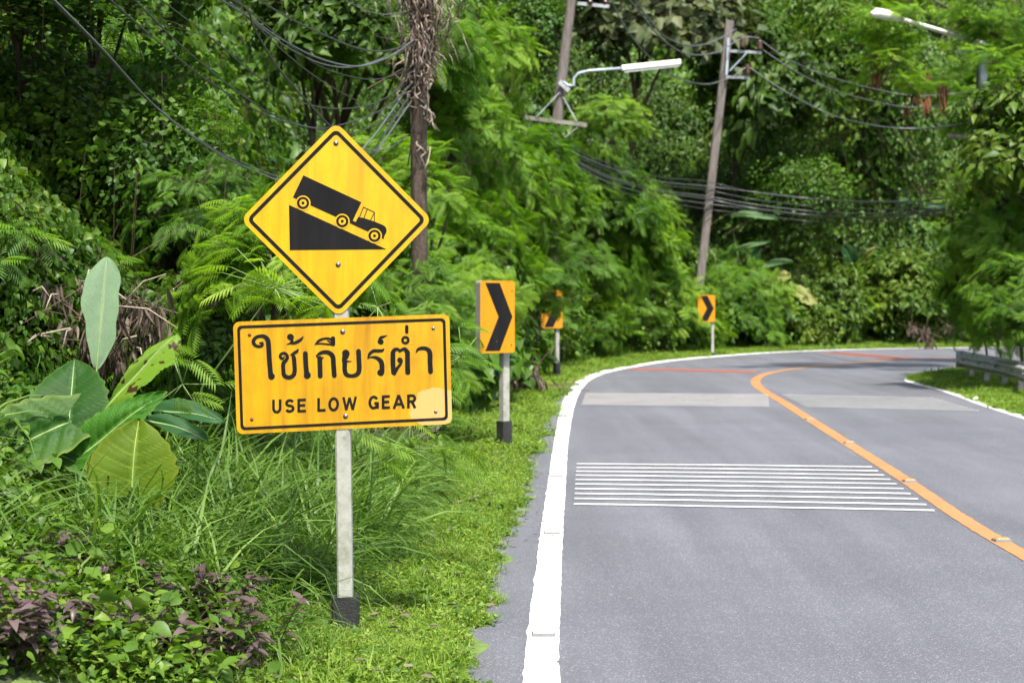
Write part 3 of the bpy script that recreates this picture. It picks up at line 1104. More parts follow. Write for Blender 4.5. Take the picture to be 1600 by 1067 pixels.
def slope_normals(q, e=0.4):
    hx = (hgt(q + [e, 0]) - hgt(q - [e, 0])) / (2 * e)
    hy = (hgt(q + [0, e]) - hgt(q - [0, e])) / (2 * e)
    nn = np.c_[-hx, -hy, np.ones(len(q))]
    return nn / np.linalg.norm(nn, axis=1)[:, None]


# hillside jungle, near part and far part -------------------------------------------------
def hillside(name, label, n, yr, xr, dmin, dmax, kinds, smin, smax, seed, lump=0.5, wm=3.5, keep=None):
    r = np.random.default_rng(seed)
    q = sample_region(n, xr, yr, dmin, dmax, r, wm=wm)
    if keep is not None:
        q = q[keep(q[:, 0], q[:, 1])]
        n = len(q)
    nn = slope_normals(q)
    z = hgt(q)
    # which plant grows where: patches
    patch = np.sin(q[:, 0] * 0.8 + z * 0.9 + seed) + np.sin(q[:, 1] * 0.55 - z * 0.7 + 2.1 * seed) + r.normal(0, 0.5, n)
    order = np.argsort(np.argsort(patch)) / n
    lumpv = (np.sin(q[:, 0] * 1.7 + z * 1.3) * np.sin(q[:, 1] * 1.3 + z * 1.9 + seed) * 0.5 + 0.5) * lump
    protos, lim = [], []
    tot = sum(k[1] for k in kinds)
    acc = 0
    idx = np.zeros(n, int)
    flat = np.zeros(n, bool)
    up = np.zeros(n)
    for kn, wt, mode in kinds:
        lo, acc2 = acc, acc + wt / tot
        mk = (order >= lo) & (order <= acc2)
        base = len(protos)
        protos += PR[kn]
        idx[mk] = base + r.integers(0, len(PR[kn]), mk.sum())
        if mode == 'mat': flat |= mk
        if mode == 'hang': up[mk] = 2
        if mode == 'up': up[mk] = 1
        acc = acc2
    P = np.c_[q, z] + nn * (lumpv + r.random(n) * 0.18)[:, None]
    dirn = nn.copy()
    m1 = up == 1
    dirn[m1] = nn[m1] * 0.6 + [0, 0, 0.7]
    spin = np.where(m1, r.random(n) * 6.28, r.normal(0, 0.5, n))
    rot = euler_from_normals(dirn + r.normal(0, 0.22, (n, 3)), spin)
    m2 = up == 2
    if m2.any():
        yaw = np.arctan2(nn[m2][:, 1], nn[m2][:, 0]) + PI / 2
        rot[m2] = np.c_[r.normal(0.12, 0.1, m2.sum()), r.normal(0, 0.1, m2.sum()), yaw + r.normal(0, 0.3, m2.sum())]
        P[m2] += nn[m2] * 0.4 + [0, 0, 0.5]
    scatter(name, label, protos, P, rot, smin + (smax - smin) * r.random(n), idx)


hillside("bank_foliage", "tangled green vines and leafy twigs covering the bank behind the yellow signs", 5400, (7.5, 24), (-14, 6), 2.55, 8.5,
         [("vine", 4, 'mat'), ("broad", 2.5, 'up'), ("feather", 2.2, 'up'), ("curtain", 0.8, 'hang')], 0.55, 1.05, 3, 0.5, keep=lambda x, y: ~((y < 10.1) & (x < -0.17 * y)) & ~((y < 9.0)))
hillside("far_hillside_foliage", "dark vine-draped jungle foliage on the hillside beyond the bend", 5200, (22, 68), (-22, 34), 1.5, 17,
         [("bigvine", 2.5, 'mat'), ("bigbroad", 2.2, 'up'), ("curtain", 2.2, 'hang'), ("feather", 2.0, 'up'), ("broad", 1.0, 'up')], 0.9, 1.9, 5, 1.2, wm=6)

verge_strip(Lr[::3], nl[::3], -1, 0.22, 1.9, "grass_verge", "grassy verge soil along the left road edge")
Rs = resample(RIGHT, 260)
verge_strip(Rs, normals2(Rs), 1, 0.10, 2.2, "inner_verge", "grassy verge soil inside the bend")


# verge grass ---------------------------------------------------------------------------
def verge_grass(name, label, yr, xr, n, dmin, dmax, smin, smax, seed, side=-1, kinds=("turf", "weed", "weed2", "dryturf"), dens=None, lean=0.25):
    r = np.random.default_rng(seed)
    q = sample_region(n, xr, yr, dmin, dmax, r, wm=0.8, side=side)
    if side < 0:       # ragged towards the asphalt
        d = -dist_to(q, SEG, nSEG)
        edge = np.interp(q[:, 1], [8, 20, 30], [0.40, 0.30, 0.24]) + 0.03 * np.sin(q[:, 1] * 1.3) + 0.02 * np.sin(q[:, 1] * 4.1 + 1) + 0.02 * np.sin(q[:, 1] * 9)
        q = q[(d > edge + np.abs(r.normal(0, 0.045, len(q))) - 0.03)]
    n = len(q)
    z = hgt(q) + 0.008
    protos = []
    for k in kinds: protos += PR[k]
    patch = np.sin(q[:, 0] * 4 + seed) * np.sin(q[:, 1] * 2.6) * 0.5 + 0.5
    scl = (smin + (smax - smin) * r.random(n)) * (0.65 + 0.6 * patch)
    rot = np.c_[r.normal(0, lean, n), r.normal(0, lean, n), r.random(n) * 6.28]
    idx = r.integers(0, len(protos) - 1, n)
    idx[r.random(n) < 0.05] = len(protos) - 1
    scatter(name, label, protos, np.c_[q, z], rot, scl, idx)


verge_grass("verge_grass", "short sunlit grass on the verge beside the left edge line", (6.3, 16), (-3, 1), 26000, 0.2, 1.9, 0.7, 1.4, 101)
verge_grass("verge_grass", "short grass on the verge beyond the near chevron", (16, 60), (-3, 16), 26000, 0.2, 2.0, 1.0, 2.0, 102)
verge_grass("inner_verge_grass", "bright short grass inside the bend before the guardrail", (17, 38), (6, 13), 14000, 0.12, 2.4, 1.0, 1.7, 103, side=1)


def place_stuff(name, label, kinds, n, fn, smin, smax, seed, lean=0.2, wm=1.5, yr=(6, 14), xr=(-6, 0), dr=(1, 5), zoff=0.0, rsd=None):
    r = np.random.default_rng(seed)
    q = sample_region(n, xr, yr, dr[0], dr[1], r, wm=wm)
    if fn is not None:
        q = q[fn(q[:, 0], q[:, 1], r)]
    n = len(q)
    nn = slope_normals(q, 0.2)
    P = np.c_[q, hgt(q) + zoff]
    protos = []
    for k in kinds: protos += PR[k]
    yaw = r.random(n) * 6.28
    rot = euler_from_normals(nn * 0.5 + [0, 0, 0.6] + r.normal(0, lean, (n, 3)), yaw)
    scatter(name, label, protos, P, rot, smin + (smax - smin) * r.random(n), r.integers(0, len(protos), n))


# leafy ground cover at the lower left, long grass round the sign post, low weeds at the verge's back edge
place_stuff("ground_cover", "small-leaved green creeper covering the ground at the lower left", ["cover", "cover", "bigcover"], 3100,
            lambda x, y, r: (x < -1.1 - 0.05 * y + r.normal(0, 0.15, len(x))), 0.7, 1.25, 201, yr=(6.4, 11.5), xr=(-5.5, -1.0), dr=(1.25, 4.2), wm=0.8)
place_stuff("long_grass", "long arching grass behind and beside the sign post", ["grass"], 2300,
            lambda x, y, r: ((x > -0.21 * y - 0.45) & (y > 7.6) & (((x + 0.79) ** 2 + (y - 8.0) ** 2) > 0.40) & ~((x > -1.15) & (y < 8.3))) | (r.random(len(x)) < 0.10), 0.9, 2.0, 202, yr=(7.2, 14), xr=(-4.5, 0.2), dr=(1.15, 3.4))
place_stuff("long_grass", "knee-high grass and weeds lining the back of the verge further on", ["grass", "cover"], 1500, None, 0.6, 1.3, 203,
            yr=(13, 50), xr=(-4, 14), dr=(1.5, 2.9), wm=1.0)
place_stuff("verge_fringe", "tufts of taller grass where the verge meets the undergrowth", ["grass", "turf"], 1500,
            None, 0.25, 0.6, 204, yr=(6.4, 20), xr=(-3, 0.5), dr=(0.95, 1.9), wm=0.8)


def one_mesh_copies(first, spots, labels, group=None):
    """the thing itself, then copies of it and of its parts"""
    out = []
    for k, (loc, rz, s) in enumerate(spots):
        if k == 0: o = first
        else:
            o = first.copy(); col.objects.link(o)
            for ch in list(first.children):
                c = ch.copy(); col.objects.link(c); c.parent = o
        o.location = loc
        o.rotation_euler = (0, 0, rz)
        o.scale = (s, s, s)
        out.append(o)
        if labels: o["label"] = labels[k]
        if group: o["group"] = group
    return out


place_stuff("low_ferny_plants", "low feathery seedlings and weeds where the verge meets the bank behind the plate", ["feather", "cover"], 420, None, 0.3, 0.6, 206,
            yr=(9.2, 20), xr=(-4, 0.2), dr=(1.35, 2.6), wm=1.0)
# fallen leaves on the verge and along the shoulder
fl_ = Cloud()
fr_ = np.random.default_rng(88)
put_rand(fl_, tpl_leaf(1, 0.45, 0.2, -0.2), np.c_[fr_.normal(0, 0.12, (3, 2)), np.full(3, 0.012)], fr_.random(3) * 6.28, fr_.normal(0, 0.15, 3), fr_.normal(0, 0.3, 3), np.array([0.06, 0.045, 0.05]), fr_)
PR["fallen"] = [proto("fallen_leaf", fl_.arr(), M["dry"])]
place_stuff("fallen_leaves", "scattered dry leaves on the verge grass", ["fallen"], 150, None, 0.6, 1.2, 207, yr=(6.6, 26), xr=(-3, 1.5), dr=(0.35, 1.7), zoff=0.06, wm=0.5)
place_stuff("fallen_leaves", "few dry leaves lying on the asphalt shoulder", ["fallen"], 14, None, 0.5, 0.8, 208, yr=(6.6, 22), xr=(-3, 1.5), dr=(0.08, 0.35), zoff=0.035, wm=0.5, lean=0.05)

# purple-leaved herbs ---------------------------------------------------------------------
pa = np.random.default_rng(5)
def herb_mesh(seed):
    c = Cloud()
    r = np.random.default_rng(seed)
    for k in range(5):
        V, F, A = cl_herb(seed * 10 + k, 3, 0.32, 0.085, 0.036)
        t = r.random() * 6.28
        Rz = np.array([[math.cos(t), -math.sin(t), 0], [math.sin(t), math.cos(t), 0], [0, 0, 1]])
        c.raw(V @ Rz.T + np.array([r.normal(0, 0.13), r.normal(0, 0.13), 0]), F, A)
    return c.arr()


HM = []
for s in (1, 2, 3):
    V, F, A = herb_mesh(s)
    HM.append(mesh_np("purple_herb", V, F, M["purple"], False, v=A))
hspots = [(12, 1015, "purple-leaved herb in the very bottom left corner"), (85, 1000, "purple-leaved herb at the bottom left, second from the corner"),
          (160, 1010, "purple-leaved herb by the bottom edge under the huge leaves"), (235, 1030, "purple-leaved herb by the bottom edge below the round yellow-green leaf"),
          (320, 1045, "purple-leaved herb by the bottom edge nearest the verge grass"), (45, 945, "purple-leaved herb at the left edge above the corner ones"),
          (125, 925, "purple-leaved herb in the creeper below the huge leaves, topmost on the left"), (200, 965, "purple-leaved herb in the middle of the lower left ground cover"),
          (290, 985, "purple-leaved herb between ground cover and verge at the lower left"), (385, 930, "purple-leaved herb leaning towards the grass left of the black post foot"),
          (400, 870, "purple-leaved herb in the long grass under the left half of the plate"), (60, 860, "small purple-leaved herb in the creeper under the left huge leaf")]
for k, (px, py, lab) in enumerate(hspots):
    q = onground(px, py + 22)
    z = q.z
    o = link("purple_leaved_herb", HM[k % 3])
    o.location = (q.x, q.y, z + 0.02)
    o.rotation_euler = (0, 0, pa.random() * 6.28)
    s = 0.72 + 0.30 * pa.random()
    o.scale = (s, s, s)
    tag(o, lab, "plant", "purple-leaved herbs at the lower left")

# purple-grey creeper behind the verge near the first chevron, dead sprigs
place_stuff("purple_creeper", "dull purple creeper along the back of the verge by the near chevron", ["purple"], 260,
            lambda x, y, r: (y > 11.5) & (y < 19) & (r.random(len(x)) < 0.8), 0.7, 1.3, 205, yr=(11, 19), xr=(-3.5, 0), dr=(1.45, 2.4))


# large leaves ------------------------------------------------------------------------------
def leaf_sheet(shape, nu=26, nv=15, ribs=8, bulge=0.03, tear=0.0, seed=0, half=0):
    """unit leaf: base at 0, tip at x=1, half width 0.5; returns V, F, vein, edge"""
    r = np.random.default_rng(seed)
    us = np.linspace(0, 1, nu)
    vs = np.linspace(-1, 1, nv)
    V, ve, ed = [], [], []
    for u in us:
        if shape == 'heart':
            wv = max(0.0, math.sin(PI * min(1, (u + 0.10) / 1.10) ** 0.75)) ** 0.75 if u < 1 else 0
        elif shape == 'banana':
            wv = max(0.0, math.sin(PI * min(1, u) ** 1.25)) ** 0.55
        else:
            wv = max(0.0, math.sin(PI * u ** 0.85)) ** 0.6
        wv *= 0.5
        for v in vs:
            a = abs(v)
            hw = wv
            if half and v * half > 0: hw *= 0.35
            if shape == 'banana': hw *= 1 + (0.16 * math.sin(u * 7 + seed + (2 if v > 0 else 0)) + 0.05 * math.sin(u * 23 + seed * 2)) * a
            # side veins sweep towards the tip
            ph = ribs * (u - 0.22 * a + 0.25)
            rib = 1 - min(1, abs((ph % 1) - 0.5) * (6 if shape != 'banana' else 3))
            jag = 1 + (0.035 * math.sin(ph * 2 * PI) if shape == 'heart' else 0.0) * a
            if tear and a > 0.55: jag *= 1 - tear * (r.random() ** 4)
            x = u + (-0.16 * a * a * math.exp(-u * 9) if shape == 'heart' else 0)
            y = v * hw * jag
            quilt = -bulge * abs(math.cos(ph * PI)) ** 0.5 * min(1, a * 4) * (1 - a * 0.4) * 1.1 * -1
            z = 0.16 * hw * a + quilt - 0.22 * u * u + 0.02 * math.sin(7 * u + 4 * v + seed)
            V.append((x, y, z))
            ve.append(max(rib * 0.8 if shape != 'banana' else rib * 0.2, 1.0 if a < 1.5 / nv * 0.9 else 0))
            ed.append(1.0 if a > 0.93 or u > 0.96 else 0.25 * a)
    F = []
    for i in range(nu - 1):
        for j in range(nv - 1):
            a = i * nv + j
            F.append((a, a + nv, a + nv + 1, a + 1))
    return np.array(V, float), np.array(F), np.array(ve), np.array(ed)


def big_leaf(parent, base, tip, width, facing, mat, shape='heart', bulge=0.03, ribs=8, tear=0.0, seed=0, half=0, label=None, stalk_to=None, droop=1.0):
    base, tip = Vector(base), Vector(tip)
    L = (tip - base).length
    x = (tip - base).normalized()
    f = Vector(facing)
    z = (f - x * f.dot(x)).normalized()
    y = z.cross(x)
    V, F, ve, ed = leaf_sheet(shape, 70, 17, ribs, bulge, tear, seed, half)
    V = V.copy()
    V[:, 2] = V[:, 2] * droop
    Wn = np.array([[*(x * L)], [*(y * width)], [*(z * L * 0.8)]])
    Pw = V @ Wn + np.array(base)
    off = Vector(parent.location)
    me = mesh_np("leaf", Pw - np.array(off), F, mat, True, extra={"vein": ve, "edge": ed})
    o = link("leaf", me, parent)
    if label: o["label"] = label
    # midrib and stalk
    mb = MB()
    mid = [Vector(Pw[i * 17 + 8]) - off + z * 0.002 for i in range(0, 70, 6)]
    root = (Vector(stalk_to) - off) if stalk_to is not None else None
    pts = mid[::-1]
    rad = list(np.linspace(0.0015, 0.006, len(pts)))
    if root is not None:
        b = pts[-1]
        m1 = b.lerp(root, 0.5) + Vector((0, 0.03, 0.03))
        pts += [m1, root]; rad += [0.013, 0.020]
    mb.tube(pts, rad, 6)
    mb.build("stalk", M["stalk"], o, True)
    return o


M["stalk"] = plain("pale_green_stalk", (0.20, 0.30, 0.09), 0.5, 0, 0.2, 10, 0.1)

# elephant-ear plant at the left
root = at(120, 790, 9.1); root.z = H1(root.x, root.y) + 0.05
ear = empty("elephant_ear_plant", root)
tag(ear, "clump of huge ribbed heart-shaped leaves below the upright banana leaf at the left", "plant")
F0 = (0.05, -1, 0.35)
big_leaf(ear, at(108, 668, 9.25), at(112, 552, 9.45), 0.43, (0.0, -1, 0.25), M["ear_dark"], ribs=7, seed=1, stalk_to=root, label="dark upright leaf with its tip pointing up", bulge=0.025)
big_leaf(ear, at(110, 660, 9.0), at(-95, 740, 8.75), 0.40, (0.1, -1, 0.55), M["ear_mid"], ribs=8, seed=2, stalk_to=root, label="mid green leaf spreading left out of the frame", bulge=0.05)
big_leaf(ear, at(125, 715, 8.95), at(246, 604, 8.9), 0.235, (-0.2, -1, 0.65), M["ear_bright"], 'heart', ribs=10, seed=3, stalk_to=root, label="bright green toothed leaf pointing up to the right", bulge=0.05)
big_leaf(ear, at(205, 775, 8.75), at(212, 652, 8.8), 0.47, (0.0, -1, 0.35), M["ear_yellow"], 'heart', ribs=6, seed=4, stalk_to=root, label="round yellow-green leaf lit through", bulge=0.02)
big_leaf(ear, at(22, 648, 9.5), at(42, 594, 9.6), 0.21, (0.2, -1, 0.3), M["ear_bright"], 'heart', ribs=6, seed=5, stalk_to=root, label="small fresh leaf behind the others")
big_leaf(ear, at(100, 690, 9.1), at(168, 742, 8.8), 0.26, (0.3, -1, 0.6), M["ear_mid"], 'heart', ribs=6, seed=6, stalk_to=root)

# banana plant behind it
root = at(160, 760, 9.7); root.z = H1(root.x, root.y) + 0.05
ban = empty("banana_plant", root)
tag(ban, "young banana plant with one pale upright leaf and one brown-spotted leaf", "plant")
big_leaf(ban, at(151, 578, 9.75), at(166, 400, 9.8), 0.215, (0.15, -1, 0.1), M["ban_pale"], 'banana', ribs=16, seed=7, stalk_to=root, bulge=0.012, label="pale grey-green leaf standing straight up", droop=0.35)
big_leaf(ban, at(166, 640, 9.6), at(266, 512, 9.7), 0.30, (-0.25, -1, 0.45), M["ban_spot"], 'banana', ribs=14, seed=8, stalk_to=root, bulge=0.015, half=1, label="yellow-green leaf with brown spots", tear=0.1)
big_leaf(ban, at(222, 640, 9.65), at(345, 640, 9.5), 0.16, (0.0, -0.6, 1), M["ban_dark"], 'banana', ribs=14, seed=9, stalk_to=root, bulge=0.015, label="low dark leaf arching to the right")
big_leaf(ban, at(222, 655, 9.5), at(320, 672, 9.3), 0.12, (0.0, -0.8, 1), M["ban_dark"], 'banana', ribs=12, seed=10, stalk_to=root, bulge=0.015)

# far banana plants
def far_banana(px, py, D, leaves, label):
    rt = at(px, py, D)
    e = empty("banana_plant", rt)
    tag(e, label, "plant", "banana plants beyond the bend")
    mb = MB(); mb.tube([(0, 0, max(-1.2, min(0, H1(rt.x, rt.y) - rt.z))), (0.05, 0, 0.1), (0, 0, 0.35)], [0.09, 0.07, 0.03], 8); mb.build("stem", M["stalk"], e, True)
    for k, (bx, by, tx, ty, wd, mat, fc) in enumerate(leaves):
        big_leaf(e, at(bx, by, D), at(tx, ty, D - 0.5), wd, fc, M[mat], 'banana', ribs=16, seed=20 + k + px, stalk_to=rt, tear=0.25, bulge=0.02)


far_banana(1165, 455, 50.5, [(1140, 338, 1214, 334, 0.30, "ban_far", (0, -1, 1)), (1160, 450, 1188, 385, 0.38, "ban_dark", (0.2, -1, 0.2)), (1165, 425, 1236, 402, 0.26, "ban_far", (0, -1, 0.8)),
                            (1190, 440, 1232, 428, 0.45, "ban_yellow", (0, -1, 0.5)), (1160, 440, 1196, 432, 0.45, "ban_yellow", (0, -1, 0.7)), (1222, 448, 1278, 470, 0.46, "ban_yellow", (0.1, -1, 0.6)),
                            (1145, 395, 1200, 372, 0.2, "ban_far", (0, -1, 0.8))],
           "banana plant with pale and yellowing leaves beyond the leaning bare pole")
far_banana(1335, 430, 53, [(1335, 420, 1322, 385, 0.55, "ban_dark", (0.1, -1, 0.2)), (1338, 418, 1372, 395, 0.5, "ear_bright", (-0.1, -1, 0.5)), (1340, 420, 1364, 388, 0.25, "ban_yellow", (-0.1, -1, 0.5))],
           "small banana plant with broad fresh leaves above the far roadside")
far_banana(1402, 350, 56, [(1400, 350, 1418, 293, 0.5, "ban_far", (0.2, -1, 0.1)), (1405, 335, 1462, 358, 0.3, "ban_far", (0, -1, 1)), (1405, 338, 1440, 366, 0.3, "ban_dark", (0, -1, 1)),
                            (1410, 325, 1500, 318, 0.35, "ban_dark", (0, -1, 1.2)), (1398, 330, 1345, 300, 0.35, "ban_dark", (0, -1, 0.8))],
           "dark banana plant with one upright leaf under the lower bundle of cables")

# ------------------------------------------------------------------ trees and shrubs as things
def compose_crown(kinds, n, seed, rad=(1, 1, 0.85), lump=0.35, smin=0.7, smax=1.2, weep=0.0, inner=0.25):
    r = np.random.default_rng(seed)
    src = [cache[k][r.integers(0, len(cache[k]))] for k in kinds]
    lob = r.normal(0, 1, (7, 3)); lob /= np.linalg.norm(lob, axis=1)[:, None]
    c = Cloud()
    for i in range(n):
        V, F, A = src[i % len(src)]
        d = r.normal(0, 1, 3); d /= np.linalg.norm(d)
        if d[2] < -0.35: d[2] *= -0.6
        l = max(0, (lob @ d).max() - 0.6) / 0.4
        rr = (1 - lump + lump * l) * (1 - inner * r.random())
        p = d * rr * np.array(rad)
        zd = Vector(d * 0.8 + np.array([0, 0, 0.45 - weep]) + r.normal(0, 0.2, 3)).normalized()
        q = zd.to_track_quat('Z', 'Y').to_matrix() @ Matrix.Rotation(r.random() * 6.28, 3, 'Z')
        s = smin + (smax - smin) * r.random()
        c.raw(V @ np.array(q).T * s + p, F, np.where(A < 0, A, np.clip(A * 0.7 + 0.3 * r.random(), 0, 1)))
    return c.arr()


cache = {k: [(lambda me: (np.array([v.co[:] for v in me.vertices]), np.array([p.vertices[:] for p in me.polygons]), np.array([a.value for a in me.attributes["v"].data])))(o.data) for o in PR[k]]
         for k in ("feather", "broad", "bigbroad", "vine", "pale", "curtain")}
CR = {}
def crown_mesh(key, *a, **k):
    V, F, A = compose_crown(*a, **k)
    m = {"f": "feather", "b": "broad", "v": "vine", "p": "pale"}[key[0]]
    CR[key] = mesh_np("crown", V, F, M[m], False, v=A)


crown_mesh("f1", ["feather"], 26, 1, rad=(1.0, 0.9, 0.85))
crown_mesh("f2", ["feather"], 30, 2, rad=(1.1, 0.8, 0.7), weep=0.25)
crown_mesh("f3", ["feather"], 22, 3, rad=(0.8, 0.8, 1.1))
crown_mesh("b1", ["broad", "bigbroad"], 46, 4, rad=(1.0, 1.0, 0.85))
crown_mesh("b2", ["bigbroad"], 46, 5, rad=(0.9, 0.9, 1.2))
crown_mesh("v1", ["vine", "vine", "curtain"], 40, 6, rad=(0.8, 0.8, 1.4))
crown_mesh("p1", ["pale"], 46, 7, rad=(1.2, 0.9, 0.8))
print("crown tris", sum(len(m.polygons) for m in CR.values()))

TR = MB()
TR.tube([(0, 0, 0), (0.06, 0, 0.35), (-0.03, 0.04, 0.7), (0.05, 0, 1.0)], [0.042, 0.035, 0.028, 0.015], 8)
for a in range(5):
    t = a * 1.26
    TR.tube([(0, 0, 0.45 + 0.08 * a), (0.25 * math.cos(t), 0.25 * math.sin(t), 0.72 + 0.06 * a), (0.5 * math.cos(t), 0.5 * math.sin(t), 0.95)], [0.025, 0.018, 0.008], 5)
TRM = mesh_np("trunk", TR.V, TR.F, M["bark"], True)


def tree(name, cat, crown, px, py, D, rad, label, group=None, rz=None, sc=None, wide=1.0, tall=1.0, push=True):
    """crown centre at the pixel and distance; the trunk goes down to the ground below it"""
    if px < 1480 and push:
        while True:
            c = at(px, py, D)
            if -dist_to([(c.x, c.y)], SEG, nSEG)[0] > 0.75 + 0.8 * rad * wide or D > 75: break
            rad *= (D + 0.4) / D
            D += 0.4
    c = at(px, py, D)
    gz = H1(c.x, c.y)
    gz = min(gz, c.z - rad * 0.4)
    e = empty(name, (c.x, c.y, gz))
    tag(e, label, cat, group)
    r = np.random.default_rng(int(px * 7 + py))
    o = link("crown", CR[crown], e)
    o.location = (0, 0, c.z - gz)
    o.rotation_euler = (0, 0, r.random() * 6.28 if rz is None else rz)
    o.scale = (rad * wide, rad * wide, rad * tall)
    t = link("trunk", TRM, e)
    bx, by = (-0.5 * rad, 1.0 * rad) if px < 1480 else (0.6 * rad, 0.2 * rad)
    bz = min(H1(c.x + bx, c.y + by), c.z)
    v_ = Vector((-bx * 0.7, -by * 0.7, c.z + rad * 0.2 - bz))
    t.location = (bx, by, bz - gz - 0.05)
    t.scale = (rad * 0.8, rad * 0.8, v_.length)
    t.rotation_euler = v_.to_track_quat('Z', 'Y').to_euler()
    return e


gF = "feathery shrubs along the left roadside"
FS = [
    ("f1", 455, 470, 11.0, 0.80, "feathery shrub with fronds showing in the gap between diamond and plate"),
    ("f3", 330, 400, 12.5, 0.75, "feathery bush just left of the diamond sign's left corner"),
    ("f2", 150, 180, 14.5, 1.05, "bright feathery bough high at the upper left"),
    ("f1", 640, 545, 12.8, 0.75, "feathery shrub directly behind the plate's right end"),
    ("f2", 300, 470, 13.5, 0.8, "dark feathery bush left of the plate's top corner"),
    ("f1", 575, 110, 22.0, 1.7, "feathery tree crown behind the diamond's tip, left of the vine-wrapped trunk"),
    ("f3", 735, 120, 26.0, 1.15, "tall feathery tree filling the space between trunk and leaning lamp pole"),
    ("f2", 745, 320, 22.0, 1.15, "bright feathery tree right of the vine-wrapped trunk, above the near chevron"),
    ("f1", 700, 440, 19.0, 1.1, "feathery bush left of the near chevron's panel"),
    ("f2", 856, 452, 31.0, 0.62, "drooping feathery tree hanging over the half-hidden chevron"),
    ("f1", 940, 350, 36.0, 1.4, "feathery shrub below the leaning pole's wooden crossarm"),
    ("f3", 960, 470, 34.0, 1.5, "feathery bush at the road edge left of the worn rumble band's end"),
    ("f1", 1010, 465, 38.0, 1.3, "feathery bush behind and left of the farthest chevron"),
    ("f2", 1045, 520, 40.0, 1.2, "low feathery bush left of the farthest chevron's post"),
    ("f1", 1150, 505, 47.0, 1.3, "low feathery bush right of the farthest chevron"),
    ("f3", 955, 215, 38.0, 1.0, "feathery crown under the street lamp's arm"),
    ("f2", 1160, 470, 49.0, 1.5, "feathery bush under the yellowing banana leaves"),
    ("f1", 640, 330, 19.5, 1.0, "feathery bush round the foot of the vine-wrapped trunk"),
    ("f2", 925, 520, 36.0, 0.8, "low feathery bush beyond the half-hidden chevron's post"),
    ("f1", 640, 455, 17.5, 0.75, "feathery bush filling the gap right of the diamond's lower flank"),
    ("f3", 690, 520, 21.0, 0.8, "feathery roadside bush just left of the near chevron's post"),
    ("f2", 735, 480, 26.0, 0.95, "feathery bush directly behind the near chevron's panel"),
    ("f1", 820, 500, 34.0, 1.0, "feathery bush between near chevron and half-hidden chevron"),
    ("f1", 800, 400, 31.0, 1.3, "bright feathery tree above and right of the near chevron"),
    ("f3", 748, 245, 31.0, 1.0, "bright feathery tree left of the wooden crossarm"),
    ("f2", 905, 440, 38.0, 1.3, "bright feathery bush right of the half-hidden chevron"),
    ("f1", 975, 390, 44.0, 1.6, "bright feathery tree midway between the two leaning poles"),
    ("f3", 1005, 350, 50.0, 1.3, "feathery tree under the low cable bundle, left of the bare pole"),
    ("f2", 975, 500, 43.0, 1.05, "feathery bush on the verge left of the left red line's end"),
    ("f1", 1055, 510, 46.0, 0.9, "feathery bush touching the farthest chevron's left side"),
    ("f3", 1210, 500, 50.0, 1.0, "feathery bush on the far verge right of the farthest chevron, second in line"),
    ("f2", 1350, 515, 53.0, 0.9, "low feathery bush on the far verge above the right red line"),
    ("f1", 1440, 505, 54.0, 1.0, "feathery bush at the far end of the visible road"),
    ("f3", 705, 240, 21.0, 0.9, "feathery bush close right of the vine-wrapped trunk"),
    ("f1", 820, 290, 33.0, 1.3, "feathery tree behind the leaning lamp pole's lower half"),
    ("f1", 855, 330, 36.0, 1.05, "fluffy feathery tree hiding the foot of the leaning lamp pole"),
    ("f2", 850, 482, 31.4, 0.42, "fluffy drooping fronds in front of the half-hidden chevron's panel"),
    ("f3", 1097, 470, 46.2, 0.5, "fluffy feathery bush hiding the foot of the bare leaning pole"),
    ("f2", 1150, 425, 52.0, 1.2, "feathery tree behind the foot of the bare pole"),
]
for (cr, px, py, D, rad, lab) in FS:
    tree("feathery_shrub" if D < 16 or rad < 1.4 else "feathery_tree", "shrub" if rad < 1.4 else "tree", cr, px, py, D, rad, lab, gF, push=not lab.startswith(("drooping", "fluffy")))
